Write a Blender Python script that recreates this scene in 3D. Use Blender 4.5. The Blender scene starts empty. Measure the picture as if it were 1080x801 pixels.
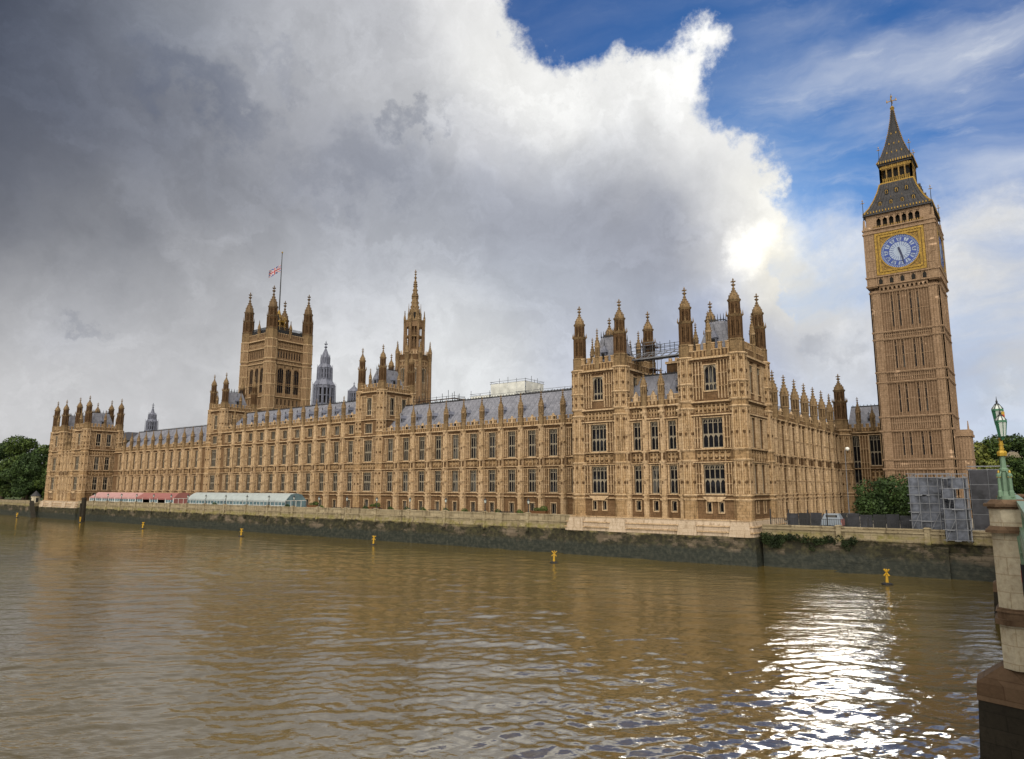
import bpy, math, random
import numpy as np
from math import sin, cos, pi, radians, sqrt, atan2, hypot
from mathutils import Vector, Matrix

# ------------------------------------------------------------------ camera, sky, sun, exposure
scn = bpy.context.scene
C = scn.collection
SUN_EL, SUN_AZ = radians(18.4), radians(-18.1)      # azimuth clockwise from +Y

cam_d = bpy.data.cameras.new("camera")
cam = bpy.data.objects.new("camera", cam_d)
C.objects.link(cam)
scn.camera = cam
cam_d.sensor_width = 36.0
cam_d.lens = 36.0 * 738.2 / 1080.0
cam_d.clip_start, cam_d.clip_end = 0.1, 20000
_yaw, _pit, _rol = radians(-37.54), radians(8.81), radians(0.066)
_f = Vector((sin(_yaw) * cos(_pit), cos(_yaw) * cos(_pit), sin(_pit)))
_r = Vector((cos(_yaw), -sin(_yaw), 0))
_u = _r.cross(_f)
_r2 = _r * cos(_rol) + _u * sin(_rol)
_u2 = _u * cos(_rol) - _r * sin(_rol)
cam.matrix_world = Matrix(((_r2.x, _u2.x, -_f.x, 0), (_r2.y, _u2.y, -_f.y, 0), (_r2.z, _u2.z, -_f.z, 0), (0, 0, 0, 1)))

def pix_dir(u, v):
    d = _f + _r2 * ((u - 540) / 738.2) + _u2 * ((400.5 - v) / 738.2)
    return d.normalized()

def lin(r, g, b):
    def c(x):
        x /= 255.0
        return x / 12.92 if x <= 0.04045 else ((x + 0.055) / 1.055) ** 2.4
    return (c(r), c(g), c(b))

scn.view_settings.view_transform = 'Standard'
scn.view_settings.look = 'None'
scn.view_settings.gamma = 1.0
scn.view_settings.exposure = 0.0
scn.view_settings.use_curve_mapping = False

world = bpy.data.worlds.new("World")
scn.world = world
world.use_nodes = True
wt = world.node_tree
wt.nodes.clear()

class NT:
    """small helper to write node graphs as expressions"""
    def __init__(s, t): s.t = t
    def n(s, typ, **kw):
        o = s.t.nodes.new(typ)
        for k, v in kw.items(): setattr(o, k, v)
        return o
    def put(s, sock, val):
        if isinstance(val, bpy.types.NodeSocket): s.t.links.new(val, sock)
        else: sock.default_value = val
    def m(s, op, a, b=None, c=None, clamp=False):
        o = s.n('ShaderNodeMath', operation=op, use_clamp=clamp)
        s.put(o.inputs[0], a)
        if b is not None: s.put(o.inputs[1], b)
        if c is not None: s.put(o.inputs[2], c)
        return o.outputs[0]
    def vm(s, op, a, b=None, scale=None):
        o = s.n('ShaderNodeVectorMath', operation=op)
        s.put(o.inputs[0], a)
        if b is not None: s.put(o.inputs[1], b)
        if scale is not None: s.put(o.inputs['Scale'], scale)
        return o.outputs['Value'] if op in ('DOT_PRODUCT', 'LENGTH', 'DISTANCE') else o.outputs[0]
    def mix(s, f, a, b, typ='MIX'):
        o = s.n('ShaderNodeMix', data_type='RGBA', blend_type=typ, clamp_factor=True)
        s.put(o.inputs[0], f)
        for k, v in ((6, a), (7, b)):
            if isinstance(v, tuple) and len(v) == 3: v = (*v, 1)
            s.put(o.inputs[k], v)
        return o.outputs[2]
    def ss(s, x, lo, hi, a=0.0, b=1.0):
        o = s.n('ShaderNodeMapRange', interpolation_type='SMOOTHSTEP')
        s.put(o.inputs[0], x)
        for k, v in zip((1, 2, 3, 4), (lo, hi, a, b)): s.put(o.inputs[k], v)
        return o.outputs[0]
    def lr(s, x, lo, hi, a=0.0, b=1.0):
        o = s.n('ShaderNodeMapRange', clamp=True)
        s.put(o.inputs[0], x)
        for k, v in zip((1, 2, 3, 4), (lo, hi, a, b)): s.put(o.inputs[k], v)
        return o.outputs[0]
    def noise(s, vec, scale, detail=4, rough=0.55, dist=0.0, col=False):
        o = s.n('ShaderNodeTexNoise')
        s.put(o.inputs['Vector'], vec)
        for k, v in (('Scale', scale), ('Detail', detail), ('Roughness', rough), ('Distortion', dist)): s.put(o.inputs[k], v)
        return o.outputs['Color' if col else 'Fac']
    def comb(s, x, y, z):
        o = s.n('ShaderNodeCombineXYZ')
        for k, v in enumerate((x, y, z)): s.put(o.inputs[k], v)
        return o.outputs[0]
    def sep(s, v):
        o = s.n('ShaderNodeSeparateXYZ'); s.put(o.inputs[0], v)
        return o.outputs[0], o.outputs[1], o.outputs[2]

def build_world():
    N = NT(wt)
    out = N.n('ShaderNodeOutputWorld')
    dirv = N.vm('NORMALIZE', N.n('ShaderNodeTexCoord').outputs['Generated'])
    sky = N.n('ShaderNodeTexSky')
    sky.sky_type = 'NISHITA'
    sky.sun_disc = False
    sky.sun_elevation = SUN_EL
    sky.sun_rotation = SUN_AZ
    sky.air_density, sky.dust_density, sky.ozone_density = 1.0, 0.3, 4.0
    x, y, z = N.sep(dirv)
    # warped direction: clouds billow
    w1 = N.vm('SCALE', N.vm('SUBTRACT', N.noise(dirv, 4.2, 6, 0.55, col=True), (0.5, 0.5, 0.5)), scale=0.17)
    w2 = N.vm('SCALE', N.vm('SUBTRACT', N.noise(dirv, 15.0, 8, 0.66, col=True), (0.5, 0.5, 0.5)), scale=0.12)
    pw = N.vm('ADD', N.vm('ADD', dirv, w1), w2)
    pl = N.vm('ADD', dirv, w1)
    # ---- the great cloud bank: union of soft caps in direction space (u, v, radius in pixels of the 1080 px photograph)
    caps = [(250, 150, 300), (40, 40, 380), (400, 40, 118), (60, 420, 330), (330, 430, 330), (520, 290, 190), (600, 190, 112), (680, 125, 66), (738, 72, 36), (560, 110, 62),
            (705, 225, 105), (768, 205, 56), (640, 350, 190), (480, 100, 85), (792, 262, 40), (740, 400, 120)]
    thin = [(900, 450, 130), (1060, 350, 112), (985, 345, 78), (870, 325, 66), (1075, 255, 44), (820, 270, 46)]
    d = None
    for (u, v, r) in caps:
        dd = N.m('SUBTRACT', N.vm('DISTANCE', pw, pix_dir(u, v)), r / 780.0)
        d = dd if d is None else N.m('SMOOTH_MIN', d, dd, 0.05)
    dB = None
    for (u, v, r) in thin:
        dd = N.m('SUBTRACT', N.vm('DISTANCE', pw, pix_dir(u, v)), r / 780.0)
        dB = dd if dB is None else N.m('SMOOTH_MIN', dB, dd, 0.05)
    # outside the photographed part of the sky: broken cloud everywhere
    away = N.ss(N.vm('DOT_PRODUCT', dirv, pix_dir(540, 300)), 0.45, 0.70, 1.0, 0.0)
    far = N.m('SUBTRACT', 0.42, N.noise(pl, 2.6, 5, 0.6))
    d2 = N.m('MULTIPLY', far, 1.2)
    d = N.m('ADD', N.m('MULTIPLY', d, N.m('SUBTRACT', 1.0, away)), N.m('MULTIPLY', d2, away))
    strk = N.noise(N.vm('MULTIPLY', N.vm('ADD', dirv, N.vm('SCALE', w1, scale=0.6)), (2.4, 3.0, 8.0)), 1.9, 5, 0.52, 0.3)
    maskB = N.m('MULTIPLY', N.m('MULTIPLY', N.ss(dB, 0.045, -0.05), N.ss(strk, 0.30, 0.58, 0.5, 0.98)), N.m('SUBTRACT', 1.0, away))
    mask = N.m('MAXIMUM', N.ss(d, 0.012, -0.016), maskB)
    # ---- colour of the clouds, blended between what each region shows
    pts = [((15, 15), 58, 66, 84, .12), ((20, 130), 84, 90, 104, .12), ((60, 230), 98, 102, 114, .12), ((120, 60), 106, 112, 126, .10), ((200, 30), 146, 151, 161, .09), ((280, 40), 176, 178, 184, .08), ((350, 60), 180, 182, 187, .07), ((290, 110), 176, 178, 185, .07), ((160, 130), 122, 126, 138, .09),
           ((220, 170), 134, 138, 149, .09), ((400, 30), 172, 174, 180, .06), ((410, 75), 196, 197, 201, .06), ((440, 110), 196, 198, 202, .06), ((340, 170), 160, 163, 173, .08), ((420, 190), 160, 164, 175, .08), ((100, 310), 160, 162, 167, .11), ((200, 260), 168, 169, 173, .10),
           ((20, 350), 192, 192, 194, .08), ((20, 410), 212, 212, 213, .08), ((130, 390), 206, 206, 208, .10), ((220, 330), 190, 191, 194, .09), ((300, 260), 164, 167, 174, .09), ((330, 390), 222, 223, 224, .11), ((380, 310), 192, 195, 202, .09), ((480, 370), 226, 228, 229, .11), ((450, 260), 166, 170, 179, .09),
           ((540, 230), 164, 168, 180, .08), ((640, 230), 160, 164, 176, .08), ((700, 240), 160, 164, 176, .06), ((560, 310), 172, 178, 190, .09),
           ((470, 30), 240, 240, 240, .05), ((520, 80), 246, 246, 244, .05), ((500, 140), 214, 215, 219, .05), ((590, 105), 244, 244, 242, .05), ((660, 95), 240, 240, 238, .05), ((735, 70), 252, 252, 250, .04), ((640, 160), 214, 216, 220, .05), ((570, 165), 196, 199, 206, .05), ((720, 140), 244, 244, 242, .045), ((745, 185), 214, 215, 217, .04), ((690, 160), 222, 223, 225, .04),
           ((785, 170), 240, 240, 238, .035), ((810, 200), 240, 239, 232, .03), ((780, 215), 212, 212, 212, .03), ((755, 250), 190, 192, 198, .035), ((830, 265), 240, 236, 222, .04), ((850, 300), 228, 224, 212, .04), ((840, 335), 190, 194, 204, .04), ((800, 310), 222, 218, 206, .03), ((750, 360), 176, 186, 210, .07), ((880, 380), 206, 208, 212, .06), ((880, 420), 190, 198, 212, .05), ((690, 330), 176, 182, 195, .06), ((610, 375), 196, 201, 213, .07),
           ((1040, 240), 232, 233, 234, .05), ((1060, 280), 206, 209, 214, .04), ((1050, 335), 232, 226, 212, .05), ((1020, 300), 226, 222, 214, .04), ((1030, 390), 166, 182, 212, .06), ((1060, 410), 228, 216, 186, .025), ((1050, 460), 190, 200, 220, .06), ((850, 430), 180, 190, 210, .06), ((890, 250), 226, 230, 236, .04), ((65, 350), 172, 176, 186, .04)]
    ws, cs = 0.0008, None
    key = (0.36, -0.60, 0.715)
    kd = N.vm('DOT_PRODUCT', dirv, key)
    kf = N.m('ADD', N.m('MULTIPLY', N.ss(kd, 0.55, 0.98), 4.7), 0.13)  # bright lobe added to the unseen sky as a soft key on the facades
    behind = (1.0, 0.93, 0.795)
    acc = N.vm('SCALE', N.vm('SCALE', behind, scale=kf), scale=0.0008)
    wsum = None
    for (uv, r, g, b, s) in pts:
        q = N.vm('DISTANCE', pl, pix_dir(*uv))
        w = N.m('POWER', 2.718, N.m('MULTIPLY', N.m('MULTIPLY', q, q), -1.0 / (s * s)))
        acc = N.vm('ADD', acc, N.vm('SCALE', lin(r, g, b), scale=w))
        wsum = N.m('ADD', w, 0.0008 if wsum is None else wsum)
    ccol = N.vm('DIVIDE', acc, N.comb(wsum, wsum, wsum))
    # billows: lighter tops and grey hollows from two noise scales
    b1 = N.noise(pl, 7.0, 7, 0.58, 0.6)
    b2 = N.noise(pw, 22.0, 5, 0.6)
    bil = N.m('ADD', N.m('MULTIPLY', N.m('SUBTRACT', b1, 0.5), 0.42), N.m('MULTIPLY', N.m('SUBTRACT', b2, 0.5), 0.22))
    ccol = N.vm('SCALE', ccol, scale=N.m('ADD', 1.0, bil))
    # thin bright rims near the edge of the bank
    rim = N.m('MULTIPLY', N.ss(d, -0.11, -0.01), N.m('SUBTRACT', 1.0, away))
    ccol = N.mix(N.m('MULTIPLY', rim, 0.14), ccol, (0.98, 0.97, 0.95))
    # a few dark scud clouds
    for (u, v, r, k) in [(445, 133, 30, .42), (235, 112, 46, .30), (82, 346, 16, .22), (190, 92, 44, .26), (370, 178, 60, .24), (880, 340, 40, .22), (300, 60, 26, .2)]:
        dd = N.vm('DISTANCE', N.vm('MULTIPLY', N.vm('SUBTRACT', N.vm('ADD', pw, w2), pix_dir(u, v)), (1, 1, 2.1)), (0, 0, 0))
        ccol = N.mix(N.m('MULTIPLY', N.ss(dd, r / 480.0, r / 2600.0), k), ccol, lin(96, 105, 126))
    # torn wisps inside the bank
    wisp = N.ss(N.noise(N.vm('MULTIPLY', pw, (1.0, 1.0, 1.7)), 5.5, 8, 0.62, 0.9), 0.42, 0.72)
    ccol = N.vm('SCALE', ccol, scale=N.m('ADD', 0.95, N.m('MULTIPLY', wisp, 0.18)))
    # glow of the sun through the cloud
    sdir = (sin(SUN_AZ) * cos(SUN_EL), cos(SUN_AZ) * cos(SUN_EL), sin(SUN_EL))
    sd = N.vm('DISTANCE', N.vm('ADD', dirv, N.vm('SCALE', w2, scale=0.7)), sdir)
    glow = N.m('ADD', N.m('MULTIPLY', N.ss(sd, 0.045, 0.0), 0.55), N.m('MULTIPLY', N.ss(sd, 0.13, 0.02), 0.10))
    # ---- clear sky with cirrus
    cvec = N.vm('MULTIPLY', N.vm('ADD', dirv, N.vm('SCALE', w1, scale=0.5)), (2.2, 3.2, 9.0))
    cir = N.ss(N.noise(N.vm('ADD', cvec, (3.1, 0.4, 7.7)), 1.5, 6, 0.55, 0.4), 0.32, 0.90)
    cir2 = N.ss(N.noise(cvec, 5.5, 6, 0.65, 0.3), 0.50, 0.8)
    cirA = N.m('MINIMUM', N.m('ADD', N.m('MULTIPLY', cir, 0.75), N.m('MULTIPLY', cir2, 0.22)), 1.0)
    clear = N.vm('MULTIPLY', sky.outputs[0], (0.36, 0.80, 1.36))
    bgS = N.n('ShaderNodeBackground'); N.put(bgS.inputs[0], clear); bgS.inputs[1].default_value = 0.055
    bgI = N.n('ShaderNodeBackground'); N.put(bgI.inputs[0], (*lin(226, 230, 236), 1)); bgI.inputs[1].default_value = 1.0
    mx0 = N.n('ShaderNodeMixShader')
    hz = N.ss(z, 0.34, 0.02, 0.0, 0.75)
    tl = N.ss(N.vm('DISTANCE', dirv, pix_dir(600, 10)), 0.10, 0.42, 0.15, 1.0)
    N.put(mx0.inputs[0], N.m('MAXIMUM', N.m('MULTIPLY', cirA, tl), hz)); wt.links.new(bgS.outputs[0], mx0.inputs[1]); wt.links.new(bgI.outputs[0], mx0.inputs[2])
    bgC = N.n('ShaderNodeBackground'); N.put(bgC.inputs[0], ccol); bgC.inputs[1].default_value = 1.0
    mx = N.n('ShaderNodeMixShader')
    N.put(mx.inputs[0], mask); wt.links.new(mx0.outputs[0], mx.inputs[1]); wt.links.new(bgC.outputs[0], mx.inputs[2])
    bgG = N.n('ShaderNodeBackground'); bgG.inputs[0].default_value = (1.0, 0.95, 0.82, 1); N.put(bgG.inputs[1], glow)
    ad = N.n('ShaderNodeAddShader')
    wt.links.new(mx.outputs[0], ad.inputs[0]); wt.links.new(bgG.outputs[0], ad.inputs[1])
    wt.links.new(ad.outputs[0], out.inputs[0])
build_world()
world.cycles.sampling_method = 'MANUAL'
world.cycles.sample_map_resolution = 1024

sun_d = bpy.data.lights.new("sun", 'SUN')
sun_d.energy = 0.5
sun_d.angle = radians(14)
sun_d.color = (1.0, 0.93, 0.82)
sun = bpy.data.objects.new("sun", sun_d)
C.objects.link(sun)
_sd = Vector((sin(SUN_AZ) * cos(SUN_EL), cos(SUN_AZ) * cos(SUN_EL), sin(SUN_EL)))
sun.rotation_euler = _sd.to_track_quat('Z', 'Y').to_euler()

# ------------------------------------------------------------------ materials
MAT = {}
def new_mat(name):
    m = bpy.data.materials.new(name); m.use_nodes = True
    t = m.node_tree; t.nodes.clear()
    N = NT(t)
    o = N.n('ShaderNodeOutputMaterial'); p = N.n('ShaderNodeBsdfPrincipled')
    t.links.new(p.outputs[0], o.inputs[0])
    MAT[name] = m
    return N, p

def bump(N, p, h, strength=0.5, dist=0.05):
    b = N.n('ShaderNodeBump'); b.inputs['Strength'].default_value = strength; b.inputs['Distance'].default_value = dist
    N.put(b.inputs['Height'], h); N.put(p.inputs['Normal'], b.outputs[0])

def simple(name, col, rough=0.6, metal=0.0, var=0.15, scale=1.5, spec=0.4):
    N, p = new_mat(name)
    tc = N.n('ShaderNodeTexCoord').outputs['Object']
    n = N.noise(tc, scale, 5, 0.6)
    k = N.lr(n, 0.3, 0.7, 1 - var, 1 + var)
    N.put(p.inputs['Base Color'], N.vm('SCALE', col, scale=k))
    p.inputs['Roughness'].default_value = rough; p.inputs['Metallic'].default_value = metal
    p.inputs['Specular IOR Level'].default_value = spec
    return N, p, tc

def stone(name, base, pale, dark, soot_shade=0.5, brick=(0.9, 0.42), patch=0.0):
    N, p = new_mat(name)
    g = N.n('ShaderNodeNewGeometry').outputs['Position']
    x, y, z = N.sep(g)
    # courses of ashlar, on whichever way the wall runs
    uv = N.comb(N.m('ADD', x, N.m('MULTIPLY', y, 1.03)), z, 0.0)
    bt = N.n('ShaderNodeTexBrick'); bt.offset = 0.5
    N.put(bt.inputs['Vector'], uv)
    bt.inputs['Scale'].default_value = 1.0; bt.inputs['Brick Width'].default_value = brick[0]; bt.inputs['Row Height'].default_value = brick[1]
    bt.inputs['Mortar Size'].default_value = 0.018; bt.inputs['Bias'].default_value = 0.0
    bt.inputs['Color1'].default_value = (0, 0, 0, 1); bt.inputs['Color2'].default_value = (1, 1, 1, 1); bt.inputs['Mortar'].default_value = (0.35, 0.35, 0.35, 1)
    blk = N.sep(bt.outputs['Color'])[0]
    big = N.noise(g, 0.13, 4, 0.6)
    mid = N.noise(g, 0.9, 5, 0.65)
    streak = N.noise(N.vm('MULTIPLY', g, (2.2, 2.2, 0.16)), 1.0, 5, 0.6)
    fine = N.noise(g, 6.0, 3, 0.6)
    c = N.mix(N.lr(blk, 0.0, 1.0, 0.0, 0.55), base, pale)
    c = N.mix(N.ss(big, 0.42, 0.68, 0.0, 0.35), c, pale)
    c = N.mix(N.ss(streak, 0.50, 0.74, 0.0, soot_shade), c, dark)
    c = N.mix(N.ss(mid, 0.55, 0.80, 0.0, soot_shade), c, dark)
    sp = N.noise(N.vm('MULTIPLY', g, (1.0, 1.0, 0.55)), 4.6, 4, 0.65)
    if soot_shade < 0.82: c = N.mix(N.ss(sp, 0.50, 0.68, 0.0, soot_shade * 0.8), c, dark)  # fine dark speckle paints the shade of carved hollows into the stone
    if patch:
        v = N.n('ShaderNodeTexVoronoi'); v.inputs['Scale'].default_value = 0.75; N.put(v.inputs['Vector'], N.comb(uv, 0, 0) if False else uv)
        r = N.sep(v.outputs['Color'])[0]
        hit = N.m('MULTIPLY', N.m('LESS_THAN', r, patch), N.ss(blk, 0.55, 0.7))
        c = N.mix(hit, c, tuple(min(0.75, k * 1.5) for k in pale))
    c = N.mix(N.m('MULTIPLY', bt.outputs['Fac'], 0.5), c, dark)
    c = N.vm('SCALE', c, scale=N.lr(fine, 0.25, 0.75, 0.84, 1.16))
    N.put(p.inputs['Base Color'], c)
    p.inputs['Roughness'].default_value = 0.9; p.inputs['Specular IOR Level'].default_value = 0.2
    bump(N, p, N.m('ADD', N.m('MULTIPLY', mid, 0.7), N.m('MULTIPLY', fine, 0.5)), 0.6, 0.06)

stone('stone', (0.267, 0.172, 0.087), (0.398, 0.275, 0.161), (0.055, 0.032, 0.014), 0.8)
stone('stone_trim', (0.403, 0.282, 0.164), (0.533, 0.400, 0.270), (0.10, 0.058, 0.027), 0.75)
stone('stone_carved', (0.082, 0.045, 0.021), (0.131, 0.079, 0.041), (0.033, 0.019, 0.010), 0.7)  # darkened so carved hollows read as shaded; the shade is in the colour
stone('stone_recess_shade', (0.124, 0.071, 0.035), (0.194, 0.121, 0.068), (0.047, 0.027, 0.013), 0.75)  # darker copy of the wall stone; shade of recessed panels put into colour
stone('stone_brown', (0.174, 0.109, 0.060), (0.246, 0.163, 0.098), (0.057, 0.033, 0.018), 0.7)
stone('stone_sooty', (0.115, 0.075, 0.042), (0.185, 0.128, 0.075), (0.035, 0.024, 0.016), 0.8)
stone('stone_weathered_backlit', (0.165, 0.109, 0.056), (0.27, 0.188, 0.105), (0.045, 0.03, 0.018), 0.8)  # weathered sooty stone; backlit darkness of caps and pinnacles put into the colour too
stone('stone_pale', (0.369, 0.289, 0.213), (0.475, 0.391, 0.311), (0.160, 0.108, 0.060), 0.85, (1.5, 0.55))
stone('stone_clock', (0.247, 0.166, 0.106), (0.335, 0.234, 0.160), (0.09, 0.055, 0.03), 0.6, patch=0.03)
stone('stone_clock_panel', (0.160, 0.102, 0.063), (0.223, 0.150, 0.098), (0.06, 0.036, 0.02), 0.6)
stone('stone_granite', (0.38, 0.335, 0.255), (0.46, 0.415, 0.33), (0.20, 0.145, 0.085), 0.55, (1.4, 0.7))
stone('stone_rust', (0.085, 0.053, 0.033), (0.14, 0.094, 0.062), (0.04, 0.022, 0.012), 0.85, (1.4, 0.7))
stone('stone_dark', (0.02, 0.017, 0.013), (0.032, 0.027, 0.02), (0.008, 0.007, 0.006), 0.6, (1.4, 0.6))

def wall_tidal():
    """river walls: dressed stone above, lichen at the ledge, black weed up to the tide line, bare patches"""
    N, p = new_mat('river_wall')
    g = N.n('ShaderNodeNewGeometry').outputs['Position']
    x, y, z = N.sep(g)
    uv = N.comb(N.m('ADD', x, N.m('MULTIPLY', y, 1.03)), z, 0.0)
    bt = N.n('ShaderNodeTexBrick'); N.put(bt.inputs['Vector'], uv)
    bt.inputs['Scale'].default_value = 1.0; bt.inputs['Brick Width'].default_value = 1.6; bt.inputs['Row Height'].default_value = 0.62; bt.inputs['Mortar Size'].default_value = 0.03
    bt.inputs['Color1'].default_value = (0, 0, 0, 1); bt.inputs['Color2'].default_value = (1, 1, 1, 1); bt.inputs['Mortar'].default_value = (0, 0, 0, 1)
    blk = N.sep(bt.outputs['Color'])[0]
    n1 = N.noise(g, 0.35, 5, 0.65); n2 = N.noise(g, 1.6, 5, 0.6)
    top = N.mix(blk, (0.22, 0.18, 0.115), (0.33, 0.275, 0.185))
    top = N.mix(N.ss(n2, 0.5, 0.75, 0, 0.6), top, (0.16, 0.12, 0.07))
    lich = N.mix(N.ss(n2, 0.4, 0.65), (0.15, 0.14, 0.035), (0.24, 0.20, 0.08))
    zw = N.m('ADD', z, N.m('MULTIPLY', N.m('SUBTRACT', n1, 0.5), 2.0))
    c = N.mix(N.m('MULTIPLY', N.ss(zw, -5.75, -6.3, 0, 0.85), N.ss(N.noise(g, 0.7, 5, 0.7), 0.38, 0.62)), top, lich)
    c = N.mix(N.ss(N.noise(N.vm('MULTIPLY', g, (1.5, 1.5, 0.2)), 1.0, 5, 0.6), 0.5, 0.68, 0, 0.7), c, (0.075, 0.055, 0.032))
    patch = N.mix(blk, (0.085, 0.066, 0.045), (0.145, 0.115, 0.085))
    c = N.mix(N.ss(zw, -6.8, -7.4), c, patch)
    weed = N.mix(N.ss(n2, 0.4, 0.7), (0.018, 0.017, 0.010), (0.050, 0.046, 0.022))
    c = N.mix(N.m('MULTIPLY', N.ss(zw, -6.75, -7.25), N.ss(N.noise(N.vm('MULTIPLY', g, (1, 1, 1.8)), 0.22, 6, 0.7), 0.62, 0.50)), c, weed)
    c = N.mix(N.ss(zw, -8.4, -9.4), c, N.mix(N.ss(n2, 0.4, 0.7), (0.018, 0.022, 0.018), (0.042, 0.044, 0.034)))
    N.put(p.inputs['Base Color'], c)
    N.put(p.inputs['Roughness'], N.ss(zw, -7.0, -9.5, 0.9, 0.5))
    p.inputs['Specular IOR Level'].default_value = 0.3
    bump(N, p, N.m('ADD', n2, N.m('MULTIPLY', blk, 0.5)), 0.7, 0.12)
wall_tidal()

def roofm(name, a, b, w=0.5):
    N, p = new_mat(name)
    g = N.n('ShaderNodeNewGeometry').outputs['Position']
    x, y, z = N.sep(g)
    bt = N.n('ShaderNodeTexBrick')
    N.put(bt.inputs['Vector'], N.comb(N.m('ADD', x, N.m('MULTIPLY', y, 0.97)), z, 0.0))
    bt.inputs['Scale'].default_value = 1.0; bt.inputs['Brick Width'].default_value = w; bt.inputs['Row Height'].default_value = w * 1.3; bt.inputs['Mortar Size'].default_value = 0.03
    bt.inputs['Color1'].default_value = (0, 0, 0, 1); bt.inputs['Color2'].default_value = (1, 1, 1, 1); bt.inputs['Mortar'].default_value = (0, 0, 0, 1)
    n = N.noise(g, 0.5, 5, 0.65)
    f = N.m('ADD', N.m('MULTIPLY', N.sep(bt.outputs['Color'])[0], 0.5), N.ss(n, 0.3, 0.7, 0, 0.5))
    N.put(p.inputs['Base Color'], N.mix(f, a, b))
    p.inputs['Roughness'].default_value = 0.6; p.inputs['Specular IOR Level'].default_value = 0.25
    bump(N, p, bt.outputs['Fac'], 0.5, 0.05)
roofm('roof', (0.125, 0.13, 0.16), (0.225, 0.23, 0.275))
roofm('roof_iron', (0.020, 0.020, 0.024), (0.046, 0.044, 0.050), 0.6)
roofm('lead', (0.10, 0.11, 0.15), (0.19, 0.20, 0.26))

def glassm():
    N, p = new_mat('glass')
    g = N.n('ShaderNodeNewGeometry').outputs['Position']
    info = N.n('ShaderNodeObjectInfo').outputs['Random']
    x, y, z = N.sep(g)
    n = N.noise(N.vm('ADD', g, N.comb(N.m('MULTIPLY', info, 50), 0, 0)), 0.7, 3, 0.5)
    c = N.mix(N.ss(n, 0.52, 0.66, 0, 0.5), (0.006, 0.006, 0.008), (0.03, 0.032, 0.04))
    c = N.mix(N.m('MULTIPLY', N.m('GREATER_THAN', info, 0.82), N.ss(N.noise(N.comb(N.m('ADD', N.m('MULTIPLY', x, 1.5), N.m('MULTIPLY', info, 90)), y, N.m('MULTIPLY', z, .35)), 0.9, 2, 0.5), 0.46, 0.52, 0, 0.8)), c, (0.10, 0.096, 0.09))
    N.put(p.inputs['Base Color'], c)
    p.inputs['Roughness'].default_value = 0.12; p.inputs['Specular IOR Level'].default_value = 0.22
    bump(N, p, N.noise(g, 2.5, 2, 0.5), 0.25, 0.08)
glassm()
simple('frame', (0.24, 0.205, 0.155), 0.8, var=0.12)
simple('gold', (0.26, 0.16, 0.026), 0.5, 0.35, 0.5, 3.0)
simple('gilt_stone', (0.20, 0.12, 0.03), 0.6, 0.2, 0.6, 2.5)
simple('opal', (0.27, 0.335, 0.46), 0.35, var=0.05)
simple('dial_blue', (0.022, 0.052, 0.25), 0.5, var=0.1)
simple('hand_blue', (0.012, 0.02, 0.07), 0.5, var=0.1)
simple('iron', (0.025, 0.026, 0.03), 0.55, 0.2, 0.2)
simple('steel', (0.20, 0.21, 0.24), 0.5, 0.6, 0.15)
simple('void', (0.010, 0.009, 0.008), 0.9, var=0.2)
simple('green_paint', (0.115, 0.19, 0.13), 0.45, 0, 0.18, 4.0)
simple('green_dark', (0.035, 0.13, 0.075), 0.4, 0, 0.2, 4.0)
simple('gold_paint', (0.42, 0.27, 0.035), 0.4, 0.3, 0.2, 5.0)
simple('lamp_glass', (0.45, 0.50, 0.49), 0.15, 0, 0.1, 3.0, 0.6)
simple('lamp_glass_green', (0.03, 0.15, 0.085), 0.15, 0, 0.1, 3.0, 0.6)
simple('white_paint', (0.72, 0.72, 0.70), 0.5, 0, 0.08)
simple('sheet_white', (0.55, 0.56, 0.54), 0.7, 0, 0.22, 0.6)
simple('sheet_grey', (0.085, 0.095, 0.125), 0.7, 0, 0.75, 0.8)
simple('sheet_dark', (0.035, 0.036, 0.046), 0.8, 0, 0.5, 0.9)
simple('canvas_pink', (0.37, 0.215, 0.215), 0.75, 0, 0.10, 0.8)
simple('canvas_red', (0.25, 0.10, 0.095), 0.75, 0, 0.12, 0.8)
simple('canvas_white', (0.31, 0.35, 0.365), 0.6, 0, 0.10, 0.7)
simple('awning_glass', (0.10, 0.16, 0.19), 0.12, 0, 0.5, 0.5, 0.6)
simple('buoy_yellow', (0.46, 0.27, 0.02), 0.45, 0, 0.12)
simple('bark', (0.06, 0.045, 0.03), 0.9, 0, 0.3)
simple('soil_brown', (0.16, 0.075, 0.03), 0.8, 0, 0.25)
simple('cloth_black', (0.012, 0.012, 0.016), 0.8, 0, 0.3)
simple('skin', (0.50, 0.28, 0.20), 0.6, 0, 0.08)
simple('red', (0.42, 0.03, 0.03), 0.5, 0, 0.2)
simple('flag_red', (0.30, 0.015, 0.03), 0.7, 0, 0.05)
simple('flag_blue', (0.02, 0.035, 0.20), 0.7, 0, 0.05)
simple('flag_white', (0.42, 0.42, 0.45), 0.7, 0, 0.05)
simple('brick_dark', (0.045, 0.045, 0.055), 0.8, 0, 0.3)
simple('brick_buff', (0.22, 0.19, 0.14), 0.8, 0, 0.2)
simple('asphalt', (0.05, 0.05, 0.052), 0.9, 0, 0.2)
simple('paving', (0.24, 0.21, 0.17), 0.9, 0, 0.2)
simple('car_white', (0.20, 0.23, 0.28), 0.3, 0, 0.05)

def grassm():
    N, p, tc = simple('grass', (0.06, 0.085, 0.025), 0.9, 0, 0.4, 0.4)
grassm()

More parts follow.
